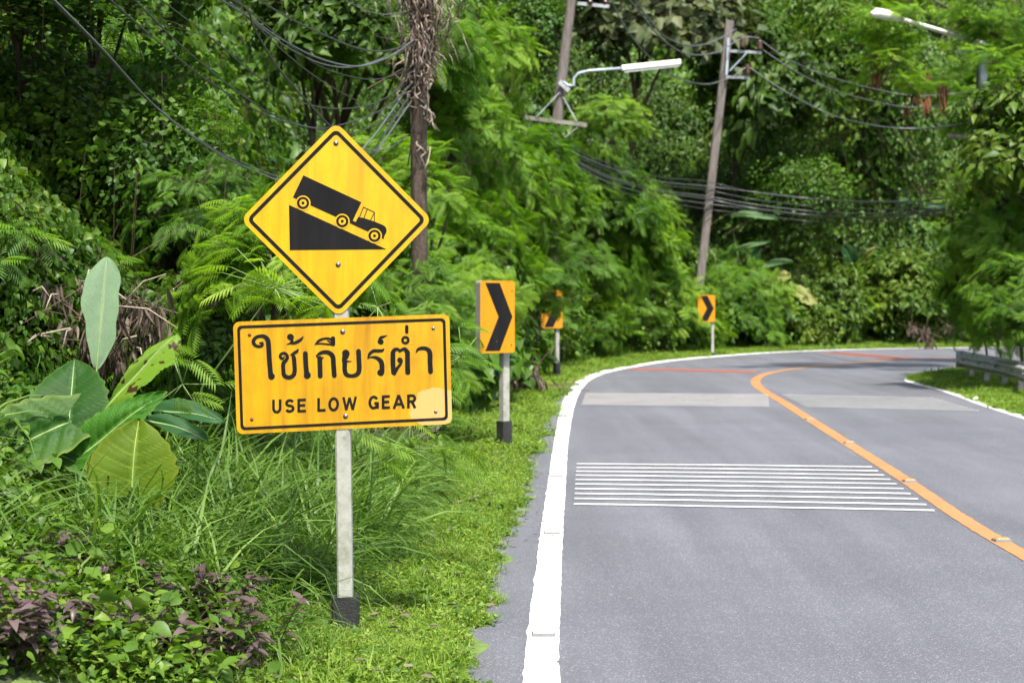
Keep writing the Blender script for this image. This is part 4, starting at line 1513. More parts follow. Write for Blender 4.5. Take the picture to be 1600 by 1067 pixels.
BT = [
    ("p1", 1040, 45, 50, 2.6, "pale mottled broad-leaved tree at the top, left of the bare leaning pole", "broadleaf_tree", 1.0, 0.9),
    ("b1", 1200, 150, 52, 2.4, "glossy green tree behind the bare leaning pole's insulators", "broadleaf_tree", 1.0, 1.1),
    ("v1", 1240, 330, 50, 1.8, "vine-smothered tree right of the bare leaning pole", "vine_covered_tree", 1.0, 1.0),
    ("v1", 1300, 120, 54, 2.4, "tall vine-draped tree left of the hanging seed pods", "vine_covered_tree", 1.0, 1.3),
    ("v1", 1400, 200, 56, 2.2, "dark vine-draped tree behind the hanging seed pods", "vine_covered_tree", 1.0, 1.4),
    ("b1", 1310, 480, 50, 1.3, "leafy bush at the far road edge in the middle of the bend", "broadleaf_bush", 1.0, 1.1),
    ("b2", 1400, 470, 52, 1.4, "grey-green bush at the far road edge before the right-hand thicket", "broadleaf_bush", 1.0, 1.0),
    ("b1", 1250, 520, 49, 0.9, "low round bush on the far verge left of the road's vanishing end", "broadleaf_bush", 1.0, 1.0),
    ("b1", 520, 60, 21, 1.1, "leafy tree behind the cables above the diamond's tip", "broadleaf_tree", 1.0, 1.0),
    ("v1", 50, -50, 12.5, 0.8, "overhanging tree crown at the top left corner, added to shade the upper left", "broadleaf_tree", 1.5, 0.8),  # crown added so that its shadow darkens the upper left bank
    ("b2", 170, -50, 13.0, 0.7, "large-leaved climber crown at the top edge right of the corner crown", "broadleaf_tree", 1.2, 0.9),
    ("v1", 60, 250, 13.5, 0.9, "ivy-like vine thicket at the left edge under the dark hollow", "vine_covered_bush", 1.0, 1.0),
    ("v1", 250, 330, 13.0, 0.9, "vine-covered bush between the hanging dead leaves and the diamond", "vine_covered_bush", 1.0, 1.0),
    ("b1", 20, 480, 11.5, 0.6, "dark leafy bush at the left edge above the huge leaves", "broadleaf_bush", 1.0, 1.0),
    ("b1", 285, 520, 11.3, 0.5, "glossy-leaved bush between the spotted banana leaf and the plate", "broadleaf_bush", 1.0, 0.9),
    ("v1", 815, 60, 40, 1.4, "leafy climber mass just left of the leaning lamp pole", "vine_covered_tree", 1.0, 1.0),
]
for (cr, px, py, D, rad, lab, nm, wd, tl) in BT:
    tree(nm, "tree" if nm.endswith("tree") else "bush", cr, px, py, D, rad, lab, "broad-leaved growth on the hillside", wide=wd, tall=tl)
RT = [
    ("f2", 1555, 395, 29.0, 1.0, "bright yellow-green feathery bush nearest behind the guardrail's end", "feathery_shrub", 1, 1),
    ("f3", 1550, 480, 30.3, 0.75, "feathery bush spilling over the top of the guardrail near its end", "feathery_shrub", 1, 1),
    ("f2", 1580, 300, 30.0, 0.9, "bright feathery crown under the dark broad-leaved tree at the right edge", "feathery_shrub", 1, 1),
    ("f1", 1600, 470, 27.5, 0.9, "bright feathery bush over the guardrail at the right edge", "feathery_shrub", 1, 1),
    ("f1", 1565, 430, 31.5, 1.2, "bright feathery bush rising above the guardrail at the right", "feathery_shrub", 1, 1),
    ("f2", 1590, 510, 27.5, 0.95, "low feathery bush right behind the guardrail", "feathery_shrub", 1, 1),
    ("f3", 1535, 500, 31.8, 0.8, "feathery bush at the guardrail's rounded end", "feathery_shrub", 1, 1),
    ("f3", 1515, 470, 33.0, 0.75, "feathery bush overhanging the inside of the bend", "feathery_shrub", 1, 1),
    ("b2", 1605, 260, 28.0, 1.25, "dark glossy broad-leaved tree at the right edge below the overhanging bough", "broadleaf_tree", 1, 1),
    ("b1", 1575, 340, 32.0, 1.2, "dark broad-leaved bush between lamp post and feathery bush at the right", "broadleaf_bush", 1, 1),
    ("b1", 1640, 380, 31.0, 1.6, "broad-leaved thicket cut by the right edge of the frame", "broadleaf_tree", 1, 1.3),
    ("f1", 1600, 160, 38.0, 1.8, "feathery tree behind the right-hand lamp post", "feathery_tree", 1, 1),
]
for (cr, px, py, D, rad, lab, nm, wd, tl) in RT:
    tree(nm, "tree" if nm.endswith("tree") else "shrub", cr, px, py, D, rad, lab, "thicket inside the bend", wide=wd, tall=tl)

# overhanging feathery tree at the upper right: trunk outside the frame, boughs reaching in
base = Vector((12.2, 35.3, H1(12.2, 35.3)))
oh = empty("overhanging_tree", base)
tag(oh, "feathery tree whose bough hangs over the road at the upper right", "tree")
mb = MB()
L_ = lambda v: Vector(v) - base
mb.tube([L_(base), L_((12.0, 35.4, 2.5)), L_((11.8, 35.2, 5.2)), L_((11.7, 35.1, 9.0))], [0.16, 0.13, 0.11, 0.06], 10)
mb.build("trunk", M["bark"], oh, True)
mb = MB()
mb.tube([L_((11.8, 35.2, 5.0)), L_(at(1590, 75, 35.0)), L_(at(1510, 30, 35.0)), L_(at(1440, -10, 35.0))], [0.055, 0.04, 0.03, 0.015], 8)
mb.tube([L_(at(1510, 30, 35.0)), L_(at(1470, 60, 35.0)), L_(at(1420, 110, 34.8))], [0.02, 0.012, 0.006], 6)
mb.build("bough", M["bark"], oh, True)
r_ = np.random.default_rng(77)
c = Cloud()
for (px, py, k, sx, sy) in [(1470, 90, 6, 50, 22), (1400, 110, 3, 40, 18), (1560, 45, 6, 50, 28), (1350, 60, 2, 40, 20), (1500, 5, 7, 90, 20), (1380, 0, 3, 60, 12), (1590, 110, 4, 30, 30), (1450, 135, 3, 40, 10)]:
    for _ in range(k):
        p = at(px + r_.normal(0, sx), py + r_.normal(0, sy), 35.0 + r_.normal(0, 0.6)) - base
        V, F, A = cache["feather"][r_.integers(0, 3)]
        Rm = np.array(Euler((r_.normal(0, 0.25), r_.normal(0, 0.25), r_.random() * 6.28)).to_matrix())
        c.raw(V @ Rm.T * (1.1 + 0.55 * r_.random()) + np.array(p), F, A)
V, F, A = c.arr()
link("crown", mesh_np("crown", V, F, M["feather"], False, v=A), oh)
for (px, py, n) in [(1368, 85, 14), (1372, 115, 8), (1428, 140, 12), (1420, 165, 6), (1450, 115, 12), (1447, 150, 8), (1474, 130, 11), (1474, 150, 7)]:
    c = Cloud()
    T = tpl_leaf(1, 0.12, 0.3, 0.1)
    P = np.c_[r_.normal(0, 0.05, n), r_.normal(0, 0.03, n), r_.normal(0, 0.03, n)]
    put_rand(c, T, P, r_.random(n) * 6.28, r_.normal(-1.35, 0.12, n), r_.random(n) * 6.28, 0.36 * (0.7 + 0.6 * r_.random(n)), r_)
    c.twig((0, 0, 0.15), (0, 0, 0), 0.004, 0.003)
    V, F, A = c.arr()
    o = link("seed_pod_bunch", mesh_np("seed_pod_bunch", V, F, M["pod"], False, v=A), oh)
    o.location = at(px, py, 34.5) - base

# sharp spray of fronds right of the plate, and one under the diamond
def spray(px, py, D, n, s, label, spread=0.30, seed=1, yaw0=0.0):
    g = at(px, py, D)
    r = np.random.default_rng(seed)
    rt = Vector((g.x - 0.6, g.y + 0.9, H1(g.x - 0.6, g.y + 0.9)))
    e = empty("feathery_seedling", rt)
    tag(e, label, "plant")
    c = Cloud()
    T = frond_tpl(10, 0.16, 0.062, 0.010, 0.8)
    P = np.c_[r.uniform(-spread, spread, n), r.normal(0, 0.06, n), r.normal(0, 0.10, n)] + np.array(g - rt)
    put_rand(c, T, P, yaw0 + r.normal(0, 0.7, n), r.normal(-0.1, 0.4, n), r.normal(0.5, 0.4, n), s * (0.7 + 0.5 * r.random(n)), r)
    V, F, A = c.arr()
    link("fronds", mesh_np("fronds", V, F, M["feather"], False, v=np.where(A < 0, A, A * 0.4 + 0.6)), e)
    mb = MB()
    mb.tube([(0, 0, 0), (0.05, 0, (g - rt).z * 0.6), tuple(g - rt)], [0.008, 0.006, 0.003], 6)
    for k in range(0, n):
        mb.tube([tuple(g - rt), tuple(P[k])], [0.003, 0.0015], 4)
    mb.build("stem", M["stalk"], e, True)


spray(722, 555, 9.3, 8, 1.0, "fresh yellow-green fronds poking out right of the plate", 0.13, 3)
spray(430, 450, 8.9, 26, 1.0, "fresh light green fronds between the diamond and the plate, left of the post", 0.30, 4, 2.8)
spray(590, 480, 9.2, 5, 0.9, "few small fronds just right of the post below the diamond", 0.12, 5)
spray(285, 600, 9.0, 8, 0.9, "feathery seedling between the spotted banana leaf and the plate", 0.2, 6)
spray(640, 700, 9.6, 22, 0.9, "low feathery plant behind the post under the plate", 0.3, 7)

# dead leaves ---------------------------------------------------------------------------------
def dead(px, py, D, s, label, seed, k=1, sx=0, sy=0, nm="dead_leaf_bunch"):
    r = np.random.default_rng(seed)
    c = Cloud()
    org = at(px, py, D)
    for _ in range(k):
        V, F, A = cl_dry(seed + _ * 3, 26)
        c.raw(V * s + np.array([r.normal(0, sx), r.normal(0, 0.08), r.normal(0, sy)]), F, A)
    V, F, A = c.arr()
    o = link(nm, mesh_np(nm, V, F, M["dry"], False, v=A))
    o.location = org
    tag(o, label, "dead leaves")
    return o


dead(58, 355, 10.6, 0.62, "grey-brown bunch of dead leaves hanging high at the left edge", 301, 2, 0.02, 0.04)
dead(85, 500, 10.4, 0.7, "dried brown leaves hanging in a heap left of the upright banana leaf", 302, 7, 0.16, 0.10)
dead(215, 515, 10.4, 0.7, "dried brown leaves hanging in a heap right of the upright banana leaf", 303, 7, 0.16, 0.10)
dead(822, 588, 27.0, 1.2, "pale dead leaves and sticks behind the near chevron's post", 304, 7, 0.20, 0.12)
dead(1450, 520, 50, 1.2, "dry straw-coloured leaves on the far verge at the end of the bend", 305, 4, 0.4, 0.15)
mb = MB()
rr_ = np.random.default_rng(9)
for k in range(12):
    a = at(rr_.uniform(40, 230), rr_.uniform(440, 560), 10.15); b = a + Vector((rr_.normal(0, 0.2), rr_.normal(0, 0.1), rr_.normal(0, 0.12)))
    m_ = (a + b) / 2 + Vector((0, 0, 0.05))
    mb.tube([a, m_, b], [0.006, 0.005, 0.003], 5)
tag(mb.build("dead_branches", M["drybark"], None, True), "tangle of bare brown twigs behind the upright banana leaf", "branches", kind="stuff")

# ------------------------------------------------------------------ signs
def inset_poly(P, d):
    """convex polygon (clockwise or not) moved inwards by d"""
    n = len(P)
    ar = sum(P[i][0] * P[(i + 1) % n][1] - P[(i + 1) % n][0] * P[i][1] for i in range(n))
    s = 1 if ar > 0 else -1
    L = []
    for i in range(n):
        a, b = np.array(P[i]), np.array(P[(i + 1) % n])
        t = (b - a) / np.linalg.norm(b - a)
        nn = np.array([-t[1], t[0]]) * s
        L.append((a + nn * d, t))
    out = []
    for i in range(n):
        (p, t), (q, u) = L[i - 1], L[i]
        k = np.linalg.solve(np.array([t, -u]).T, q - p)
        out.append(tuple(p + t * k[0]))
    return out


def rounded(P, rad, n=7):
    out = []
    m = len(P)
    for i in range(m):
        a, b, c = np.array(P[i - 1]), np.array(P[i]), np.array(P[(i + 1) % m])
        u, w_ = (a - b) / np.linalg.norm(a - b), (c - b) / np.linalg.norm(c - b)
        ang = math.acos(float(np.clip(u @ w_, -1, 1)))
        t = rad / math.tan(ang / 2)
        ctr = b + (u + w_) / np.linalg.norm(u + w_) * rad / math.sin(ang / 2)
        p, q = b + u * t, b + w_ * t
        a0, a1 = math.atan2(*(p - ctr)[::-1]), math.atan2(*(q - ctr)[::-1])
        while a1 - a0 > PI: a1 -= 2 * PI
        while a1 - a0 < -PI: a1 += 2 * PI
        for k in range(n):
            t_ = a0 + (a1 - a0) * k / (n - 1)
            out.append((ctr[0] + rad * math.cos(t_), ctr[1] + rad * math.sin(t_)))
    return out


class Face:
    """a flat sign: local X right, Z up, front towards -Y; pixel outlines are read off at its distance"""
    def __init__(s, e, D): s.e, s.D = e, D

    def px(s, x, y):
        v = at(x, y, s.D) - s.e.location
        return (v.x, v.z)

    def plate(s, name, P, thick, mat, back):
        n = len(P)
        V = [(x, 0, z) for x, z in P] + [(x, thick, z) for x, z in P]
        ar = sum(P[i][0] * P[(i + 1) % n][1] - P[(i + 1) % n][0] * P[i][1] for i in range(n))
        f = tuple(range(n)); b = tuple(range(n, 2 * n))[::-1]
        if ar < 0: f, b = f[::-1], b[::-1]
        F = [f, b] + [((i, i + n, (i + 1) % n + n, (i + 1) % n) if ar > 0 else (i, (i + 1) % n, (i + 1) % n + n, i + n)) for i in range(n)]
        me = mesh_np(name, V, F, [mat, back], mi=[0, 1] + [1] * n)
        return link(name, me, s.e)

    def band(s, name, A, B, y, mat):
        n = len(A)
        V = [(x, y, z) for x, z in A] + [(x, y, z) for x, z in B]
        return link(name, mesh_np(name, V, [(i, (i + 1) % n, (i + 1) % n + n, i + n) for i in range(n)], mat), s.e)

    def shapes(s, name, polys, y, mat):
        V, F = [], []
        for P in polys:
            b = len(V)
            V += [(x, y, z) for x, z in P]
            F.append(tuple(range(b, b + len(P))))
        return link(name, mesh_np(name, V, F, mat), s.e)


def disc(c, r, n=28): return [(c[0] + r * math.cos(2 * PI * k / n), c[1] + r * math.sin(2 * PI * k / n)) for k in range(n)]


def stroke_polys(pts, rnd=True, flat=False):
    """(x, y, w) points -> quads and discs"""
    if not flat:
        P = [np.array(p, float) for p in pts]
        if len(P) > 2:
            Q = [2 * P[0] - P[1]] + P + [2 * P[-1] - P[-2]]
            o = []
            for i in range(1, len(Q) - 2):
                a, b, c_, d = Q[i - 1:i + 3]
                for t in np.linspace(0, 1, 7, endpoint=False):
                    o.append(0.5 * ((2 * b) + (c_ - a) * t + (2 * a - 5 * b + 4 * c_ - d) * t * t + (3 * b - a - 3 * c_ + d) * t ** 3))
            o.append(P[-1]); P = o
    else:
        P = [np.array(p, float) for p in pts]
    left, right = [], []
    for i, p in enumerate(P):
        a, b = P[max(0, i - 1)][:2], P[min(len(P) - 1, i + 1)][:2]
        d = b - a; d = d / (np.linalg.norm(d) + 1e-9)
        if flat and 0 < i < len(P) - 1:
            d1 = (P[i][:2] - P[i - 1][:2]); d2 = P[i + 1][:2] - P[i][:2]
            d1 = d1 / np.linalg.norm(d1); d2 = d2 / np.linalg.norm(d2)
            m = d1 + d2; m = m / np.linalg.norm(m)
            k = min(1.6, 1 / max(0.3, float(m @ d1)))
            nn = np.array([-m[1], m[0]]) * k
        else:
            nn = np.array([-d[1], d[0]])
        left.append(p[:2] + nn * p[2] / 2); right.append(p[:2] - nn * p[2] / 2)
    out = []
    for i in range(len(P) - 1):
        out.append([left[i], left[i + 1], right[i + 1], right[i]])
    if rnd:
        out.append(disc(P[0][:2], P[0][2] / 2, 16)); out.append(disc(P[-1][:2], P[-1][2] / 2, 16))
    return out


def bolt(e, x, z, y, r, mat, rust=False):
    mb = MB()
    mb.tube([(x, y + 0.001, z), (x, y - 0.002, z)], [r * 1.35, r * 1.35], 14)
    mb.tube([(x, y - 0.002, z), (x, y - r * 0.5, z), (x, y - r * 0.75, z)], [r, r * 0.8, r * 0.35], 8)
    mb.build("bolt", mat, e, True)


# the post: worn white concrete with a black painted foot
PB = grd(541, 996); PB.z = H1(PB.x, PB.y)
DP = PB.y
post = empty("sign_post", PB)
tag(post, "worn square concrete post with black foot carrying both yellow signs", "post")
top = at(530, 212, DP) - PB
bot = Vector((0, 0, -0.1))
fo = at(540, 931, DP) - PB
mb = MB(); beam(mb, fo - Vector((0, 0, 0.02)), top, 0.076, 0.07, 0.008); mb.build("shaft", M["white_post"], post)
mb = MB(); beam(mb, bot, fo, 0.126, 0.12, 0.007)
for v_i in range(len(mb.V)):
    x, y, z = mb.V[v_i]
    mb.V[v_i] = (x * (1 + 0.03 * math.sin(v_i * 3.1)), y, z + 0.006 * math.sin(v_i * 7))
mb.build("foot", M["black_post"], post)

# diamond
DS = DP - 0.042
de = empty("steep_descent_sign", at(525, 343, DS))
tag(de, "yellow diamond warning sign with a black truck driving down a slope", "road sign")
fc = Face(de, DS)
corners = [(525, 191), (675.5, 343.5), (529, 496), (375.5, 343)]
C = [fc.px(*p) for p in corners]
u1 = 1 / (FPX / DS)
o = fc.plate("plate", rounded(C, 14 * u1), 0.003, M["yellow"], M["back"])
fc.band("border", rounded(inset_poly(C, 7.0 * u1), 9 * u1), rounded(inset_poly(C, 12.6 * u1), 5 * u1), -0.0012, M["sign_black"])
S5 = lambda x, y: fc.px(440 + x / 7.622, 260 + y / 7.622)
poly = lambda L: [S5(*p) for p in L]
s5 = u1 / 7.622
fc.shapes("truck_symbol", [poly([(135, 370), (260, 108), (950, 428), (848, 645), (835, 687)]),
                           poly([(835, 688), (849, 646), (882, 664), (913, 604), (975, 615), (1106, 657), (1212, 702), (1238, 722), (1251, 750), (1250, 782), (1218, 842), (1222, 864), (1198, 858), (1100, 806), (1030, 778)])],
          -0.0012, M["sign_black"])
cab = []
for L in ([(926, 612), (975, 486), (1107, 548), (1104, 660)], [(1022, 508), (980, 618)], [(1105, 552), (1060, 642)]):
    cab += stroke_polys([(*S5(*p), 9 * s5) for p in L], False, True)
fc.shapes("cab_outline", cab, -0.0013, M["sign_black"])
fc.shapes("slope_symbol", [poly([(88, 460), (1250, 988), (98, 997)])], -0.0012, M["sign_black"])
ws = [(256, 438), (723, 655), (1107, 828)]
for (x, y) in ws:
    c_ = S5(x, y)
    wl = fc.shapes("wheel_symbol", [disc(c_, 73 * s5)], -0.0020, M["sign_black"])
    ring = fc.shapes("wheel_ring", [disc(c_, 89 * s5)], -0.0016, M["yellow"]); ring.parent = wl
    hub = fc.shapes("hub_ring", [disc(c_, 44 * s5)], -0.0024, M["yellow"]); hub.parent = wl
    dot = fc.shapes("hub_dot", [disc(c_, 18 * s5)], -0.0028, M["sign_black"]); dot.parent = wl
for (x, y) in ((525, 224), (528.5, 413.5)):
    bx, bz = fc.px(x, y)
    bolt(de, bx, bz, 0, 0.0088, M["bolt"])

# plate below
pe = empty("use_low_gear_sign", at(535, 584, DS + 0.001))
tag(pe, "amber rectangular plate with Thai writing above USE LOW GEAR", "road sign")
fp = Face(pe, DS + 0.001)
corners = [(364, 503), (702, 490.5), (706.5, 662), (370, 678.5)]
C = [fp.px(*p) for p in corners]
fp.plate("plate", rounded(C, 10 * u1), 0.003, M["amber"], M["back"])
fp.band("border", rounded(inset_poly(C, 6.2 * u1), 7 * u1), rounded(inset_poly(C, 10.6 * u1), 4.5 * u1), -0.0012, M["sign_black"])
S4 = lambda x, y: fp.px(380 + x / 5, 500 + y / 5)
s4 = u1 / 5
thai = [
    [(128, 180, 10), (148, 180, 22), (146, 200, 24), (118, 206, 24), (90, 192, 27), (80, 166, 28), (98, 138, 27), (132, 126, 27), (168, 130, 32), (192, 156, 37), (199, 205, 38), (204, 300, 38), (212, 395, 38), (217, 442, 42)],
    [(226, 438, 44), (221, 444, 44)],
    [(322, 286, 8), (306, 302, 22), (288, 284, 22), (302, 262, 22), (330, 262, 24), (346, 288, 26), (334, 314, 28), (314, 340, 32), (314, 395, 32), (322, 432, 34), (356, 448, 32), (390, 434, 34), (402, 400, 34), (400, 340, 34), (394, 288, 32), (376, 268, 10)],
    [(372, 272, 10), (398, 258, 24), (418, 246, 24), (429, 230, 12)],
    [(368, 132, 50), (372, 134, 50)], [(376, 148, 24), (382, 166, 22), (364, 182, 14), (342, 190, 6)], [(362, 184, 8), (392, 181, 20), (424, 170, 26), (450, 152, 22), (466, 134, 10), (468, 126, 5)],
    [(486, 262, 38), (489, 340, 38), (497, 425, 40)], [(502, 430, 54), (500, 432, 54)],
    [(602, 436, 38), (600, 360, 38), (598, 300, 38)], [(604, 302, 34), (616, 296, 16), (630, 292, 4)], [(598, 296, 34), (584, 290, 18), (568, 278, 5)],
    [(570, 280, 6), (596, 262, 24), (634, 250, 30), (672, 256, 34), (700, 286, 38), (706, 350, 38), (712, 432, 38)],
    [(560, 192, 5), (586, 166, 20), (622, 148, 18), (662, 144, 18), (700, 156, 22)], [(560, 192, 5), (600, 184, 12), (650, 188, 14), (706, 194, 14)], [(660, 162, 8), (690, 178, 14)], [(702, 144, 34), (704, 188, 32)],
    [(801, 258, 56), (804, 262, 56)], [(800, 280, 52), (792, 300, 40), (790, 322, 36)], [(794, 318, 30), (820, 322, 12), (846, 323, 4)],
    [(794, 322, 38), (794, 392, 36), (808, 426, 34), (848, 436, 28), (888, 424, 34), (906, 388, 38), (904, 310, 38), (901, 244, 38)],
    [(972, 302, 5), (986, 268, 22), (1016, 242, 26), (1054, 240, 26), (1086, 238, 22), (1100, 224, 8)], [(974, 300, 5), (1000, 290, 14), (1040, 294, 26), (1072, 318, 36), (1084, 350, 38), (1084, 404, 40)], [(1072, 410, 50), (1076, 412, 50)],
    [(1072, 168, 44), (1076, 170, 44)], [(1066, 156, 24), (1074, 138, 22), (1098, 130, 18), (1124, 120, 4)],
    [(1174, 410, 36), (1170, 340, 38), (1170, 256, 38)], [(1170, 254, 36), (1184, 232, 30), (1208, 228, 24), (1224, 244, 18)], [(1224, 244, 18), (1240, 232, 24), (1264, 228, 30), (1284, 254, 38)], [(1284, 254, 38), (1284, 330, 38), (1286, 408, 40)],
    [(1180, 414, 34), (1204, 376, 24), (1230, 342, 20), (1238, 318, 20)], [(1224, 312, 40), (1226, 314, 40)],
    [(1278, 52, 26), (1278, 94, 26)],
    [(1350, 256, 5), (1366, 230, 22), (1398, 220, 28), (1436, 226, 32), (1458, 256, 38), (1460, 330, 38), (1464, 402, 38)],
]
# overlapping pieces of one colour sit on hair-thin steps so that no two share a plane
def stepped(face, name, polys, y0, mat):
    V, F = [], []
    for i, P in enumerate(polys):
        b = len(V); y = y0 - (i % 37) * 0.000018
        V += [(x, y, z) for x, z in P]
        F.append(tuple(range(b, b + len(P))))
    return link(name, mesh_np(name, V, F, mat), face.e)


letters = [thai[0:2], thai[2:4], thai[4:7], thai[7:9], thai[9:13], thai[13:17], thai[17:21], thai[21:24], thai[24:26], thai[26:32], thai[32:33], thai[33:]]
for L in letters:
    P_ = []
    for stt in L:
        P_ += stroke_polys([(*S4(x, y), w_ * s4) for x, y, w_ in stt])
    if P_: stepped(fp, "letter", P_, -0.0012, M["sign_black"])
ringc = S4(1267, 157)
P_ = []
for k in range(32):
    a, b = 2 * PI * k / 32, 2 * PI * (k + 1) / 32
    P_.append([(ringc[0] + r__ * s4 * math.cos(t), ringc[1] + r__ * s4 * math.sin(t)) for r__, t in ((33, a), (33, b), (13, b), (13, a))])
stepped(fp, "letter", P_, -0.0012, M["sign_black"])


def arc(cx, cy, rx, ry, a0, a1, n=12):
    return [(cx + rx * math.cos(R(a)), cy - ry * math.sin(R(a))) for a in np.linspace(a0, a1, n)]


W_ = 0.30
GL = {
    'U': [[(0.15, 0), (0.15, 0.62)] + arc(0.5, 0.64, 0.35, 0.27, 180, 360, 10) + [(0.85, 0)]],
    'S': [arc(0.5, 0.29, 0.34, 0.20, 20, 250, 10) + arc(0.5, 0.70, 0.36, 0.21, 90, -160, 10)],
    'E': [[(0.15, 0), (0.15, 1)], [(0.15, 0.09), (1.0, 0.09)], [(0.15, 0.49), (0.92, 0.49)], [(0.15, 0.91), (1.02, 0.91)]],
    'L': [[(0.15, 0), (0.15, 1)], [(0.15, 0.91), (1.0, 0.91)]],
    'O': [arc(0.5, 0.5, 0.37, 0.41, 90, 455, 24)],
    'W': [[(0.08, 0), (0.28, 0.97)], [(0.28, 0.97), (0.5, 0.05)], [(0.5, 0.05), (0.72, 0.97)], [(0.72, 0.97), (0.93, 0)]],
    'G': [arc(0.5, 0.5, 0.37, 0.41, 35, 325, 18), [(0.86, 0.55), (0.86, 0.97)], [(0.55, 0.57), (0.98, 0.57)]],
    'A': [[(0.10, 1), (0.5, 0.02)], [(0.5, 0.02), (0.92, 1)], [(0.25, 0.68), (0.78, 0.68)]],
    'R': [[(0.15, 0), (0.15, 1)], [(0.15, 0.09), (0.55, 0.09)] + arc(0.58, 0.30, 0.27, 0.21, 90, -90, 8) + [(0.15, 0.51)], [(0.55, 0.52), (0.88, 1.0)]],
}
LT = [('U', 226, 300, 620, 728), ('S', 326, 402, 617, 722), ('E', 424, 490, 614, 720), ('L', 580, 644, 608, 714), ('O', 664, 750, 602, 712), ('W', 774, 888, 599, 705),
      ('G', 978, 1062, 590, 696), ('E', 1084, 1146, 587, 693), ('A', 1168, 1262, 583, 691), ('R', 1280, 1352, 580, 688)]
for ch, x0, x1, y0, y1 in LT:
    P_ = []
    sl = (x1 - x0) * 0.045
    for st in GL[ch]:
        wpx = 21 if ch != 'W' else 19
        q = [(x0 + (x1 - x0) * u, y0 + (y1 - y0) * v + sl * (0.5 - u), wpx) for u, v in st]
        P_ += stroke_polys([(*S4(x, y), w_ * s4) for x, y, w_ in q], False, True)
    stepped(fp, "letter", P_, -0.0012, M["sign_black"])
for (x, y, r__, m) in ((535.5, 518, 0.0088, "bolt"), (540, 650, 0.0088, "bolt"), (390, 523, 0.0058, "rustbolt"), (677, 513, 0.0058, "bolt"), (393.5, 655, 0.0058, "rustbolt"), (681, 643, 0.0058, "bolt")):
    bx, bz = fp.px(x, y)
    bolt(pe, bx, bz, 0, r__, M[m])


# chevron signs -------------------------------------------------------------------------
def chevron_sign(base, label, wid, hgt_, z0, yaw, poff, post_w, black_h, prz, round_r=0.03, depth=0.09, postm="white_post", tilt=0):
    e = empty("chevron_sign", base)
    tag(e, label, "chevron sign", "orange chevron signs round the bend")
    zc = z0 + hgt_ / 2
    Mz = Matrix.Rotation(yaw, 4, 'Z')
    f = Face(e, 0)
    C = [(-wid / 2, -hgt_ / 2), (wid / 2, -hgt_ / 2), (wid / 2, hgt_ / 2), (-wid / 2, hgt_ / 2)]
    pl = f.plate("panel", rounded(C, round_r), depth, M["orange"], M["back"])
    a = wid / 2
    h = hgt_ / 2
    k = 0.94
    arrow = [[(-a * 0.72, h * k), (a * 0.12, h * k), (a * 0.86, 0), (a * 0.05, 0)], [(a * 0.05, 0), (a * 0.86, 0), (a * 0.12, -h * k), (-a * 0.72, -h * k)]]
    ar = f.shapes("arrow", arrow, -0.0015, M["sign_black"])
    ar.parent = pl
    for (x, z) in ((a * 0.84, h * 0.72), (a * 0.8, -h * 0.78), (a * -0.05, -h * 0.68)):
        mb = MB(); mb.tube([(x, 0, z), (x, -0.006, z)], [0.008, 0.005], 8)
        mb.build("bolt", M["rustbolt"], pl)
    pl.location = (Mz @ Vector((poff, -depth - 0.03, 0))) + Vector((0, 0, zc))
    pl.rotation_euler = (0, tilt, yaw)
    mb = MB(); mb.box((0, 0, (z0 + hgt_ * 0.9 + black_h) / 2), (post_w, post_w, z0 + hgt_ * 0.9 - black_h), Matrix.Rotation(prz, 3, 'Z'), post_w * 0.1)
    mb.build("post", M[postm], e)
    mb = MB(); mb.box((0, 0, black_h / 2 - 0.05), (post_w * 1.45, post_w * 1.45, black_h + 0.1), Matrix.Rotation(prz, 3, 'Z'), post_w * 0.08)
    mb.build("foot", M["black_post"], e)
    return e


g = grd(788, 706)
ppm = FPX / g.y
g.z = H1(g.x, g.y)
zb = (703 - 548) / ppm
chevron_sign(g, "near orange chevron sign with black arrow on a white post with black foot", 0.425, 0.725, zb, R(36), -0.165, 0.082, 48 / ppm, R(40), depth=0.085)
g = grd(870, 592); ppm = FPX / g.y; g.z = H1(g.x, g.y)
chevron_sign(g, "orange chevron sign half hidden behind drooping fronds, second along the bend", 0.42, 0.72, (592 - 513) / ppm, R(15), -0.12, 0.075, 0.30, R(30), depth=0.05)
g = grd(1113, 556); ppm = FPX / g.y; g.z = H1(g.x, g.y)
chevron_sign(g, "small farthest orange chevron sign by the outer edge of the bend", 0.46, 0.70, (556 - 501) / ppm, R(8), -0.18, 0.07, 0.12, R(10), depth=0.05)

# ------------------------------------------------------------------ poles, lamps, cables
def bar(mb, a, b, wd, dp=None): beam(mb, a, b, wd, dp or wd)


# trunk wrapped in dead vines
D = 17.0
tb = at(655, 420, D); gz = H1(tb.x, tb.y)
tb.z = min(gz, tb.z)
tv = empty("vine_wrapped_trunk", tb)
tag(tv, "straight brown trunk wrapped in dead vines behind the diamond sign", "tree")
mb = MB()
pp = [(655, 330), (654, 250), (655, 170), (656, 90), (657, 20), (658, -60), (660, -160)]
mb.tube([Vector((0, 0, -0.3))] + [at(x, y, D) - tb for x, y in pp], [0.1] + [0.082, 0.08, 0.085, 0.09, 0.095, 0.10, 0.1], 12)
mb.build("trunk", M["bark"], tv, True)
r_ = np.random.default_rng(15)
mb = MB()
for k in range(110):
    y0 = r_.uniform(-60, 250); y0 = -60 + (y0 + 60) * r_.random() ** 0.5
    x0 = 655 + r_.normal(0, 11)
    pts = []
    x, y = x0, y0
    ln = r_.uniform(20, 90)
    for s in range(6):
        pts.append(at(x, y, D - 0.12 + r_.normal(0, 0.05)) - tb)
        x += r_.normal(0, 6) ; y += ln / 5 * r_.uniform(0.3, 1.3)
    mb.tube(pts, [0.007] * 5 + [0.003], 4)
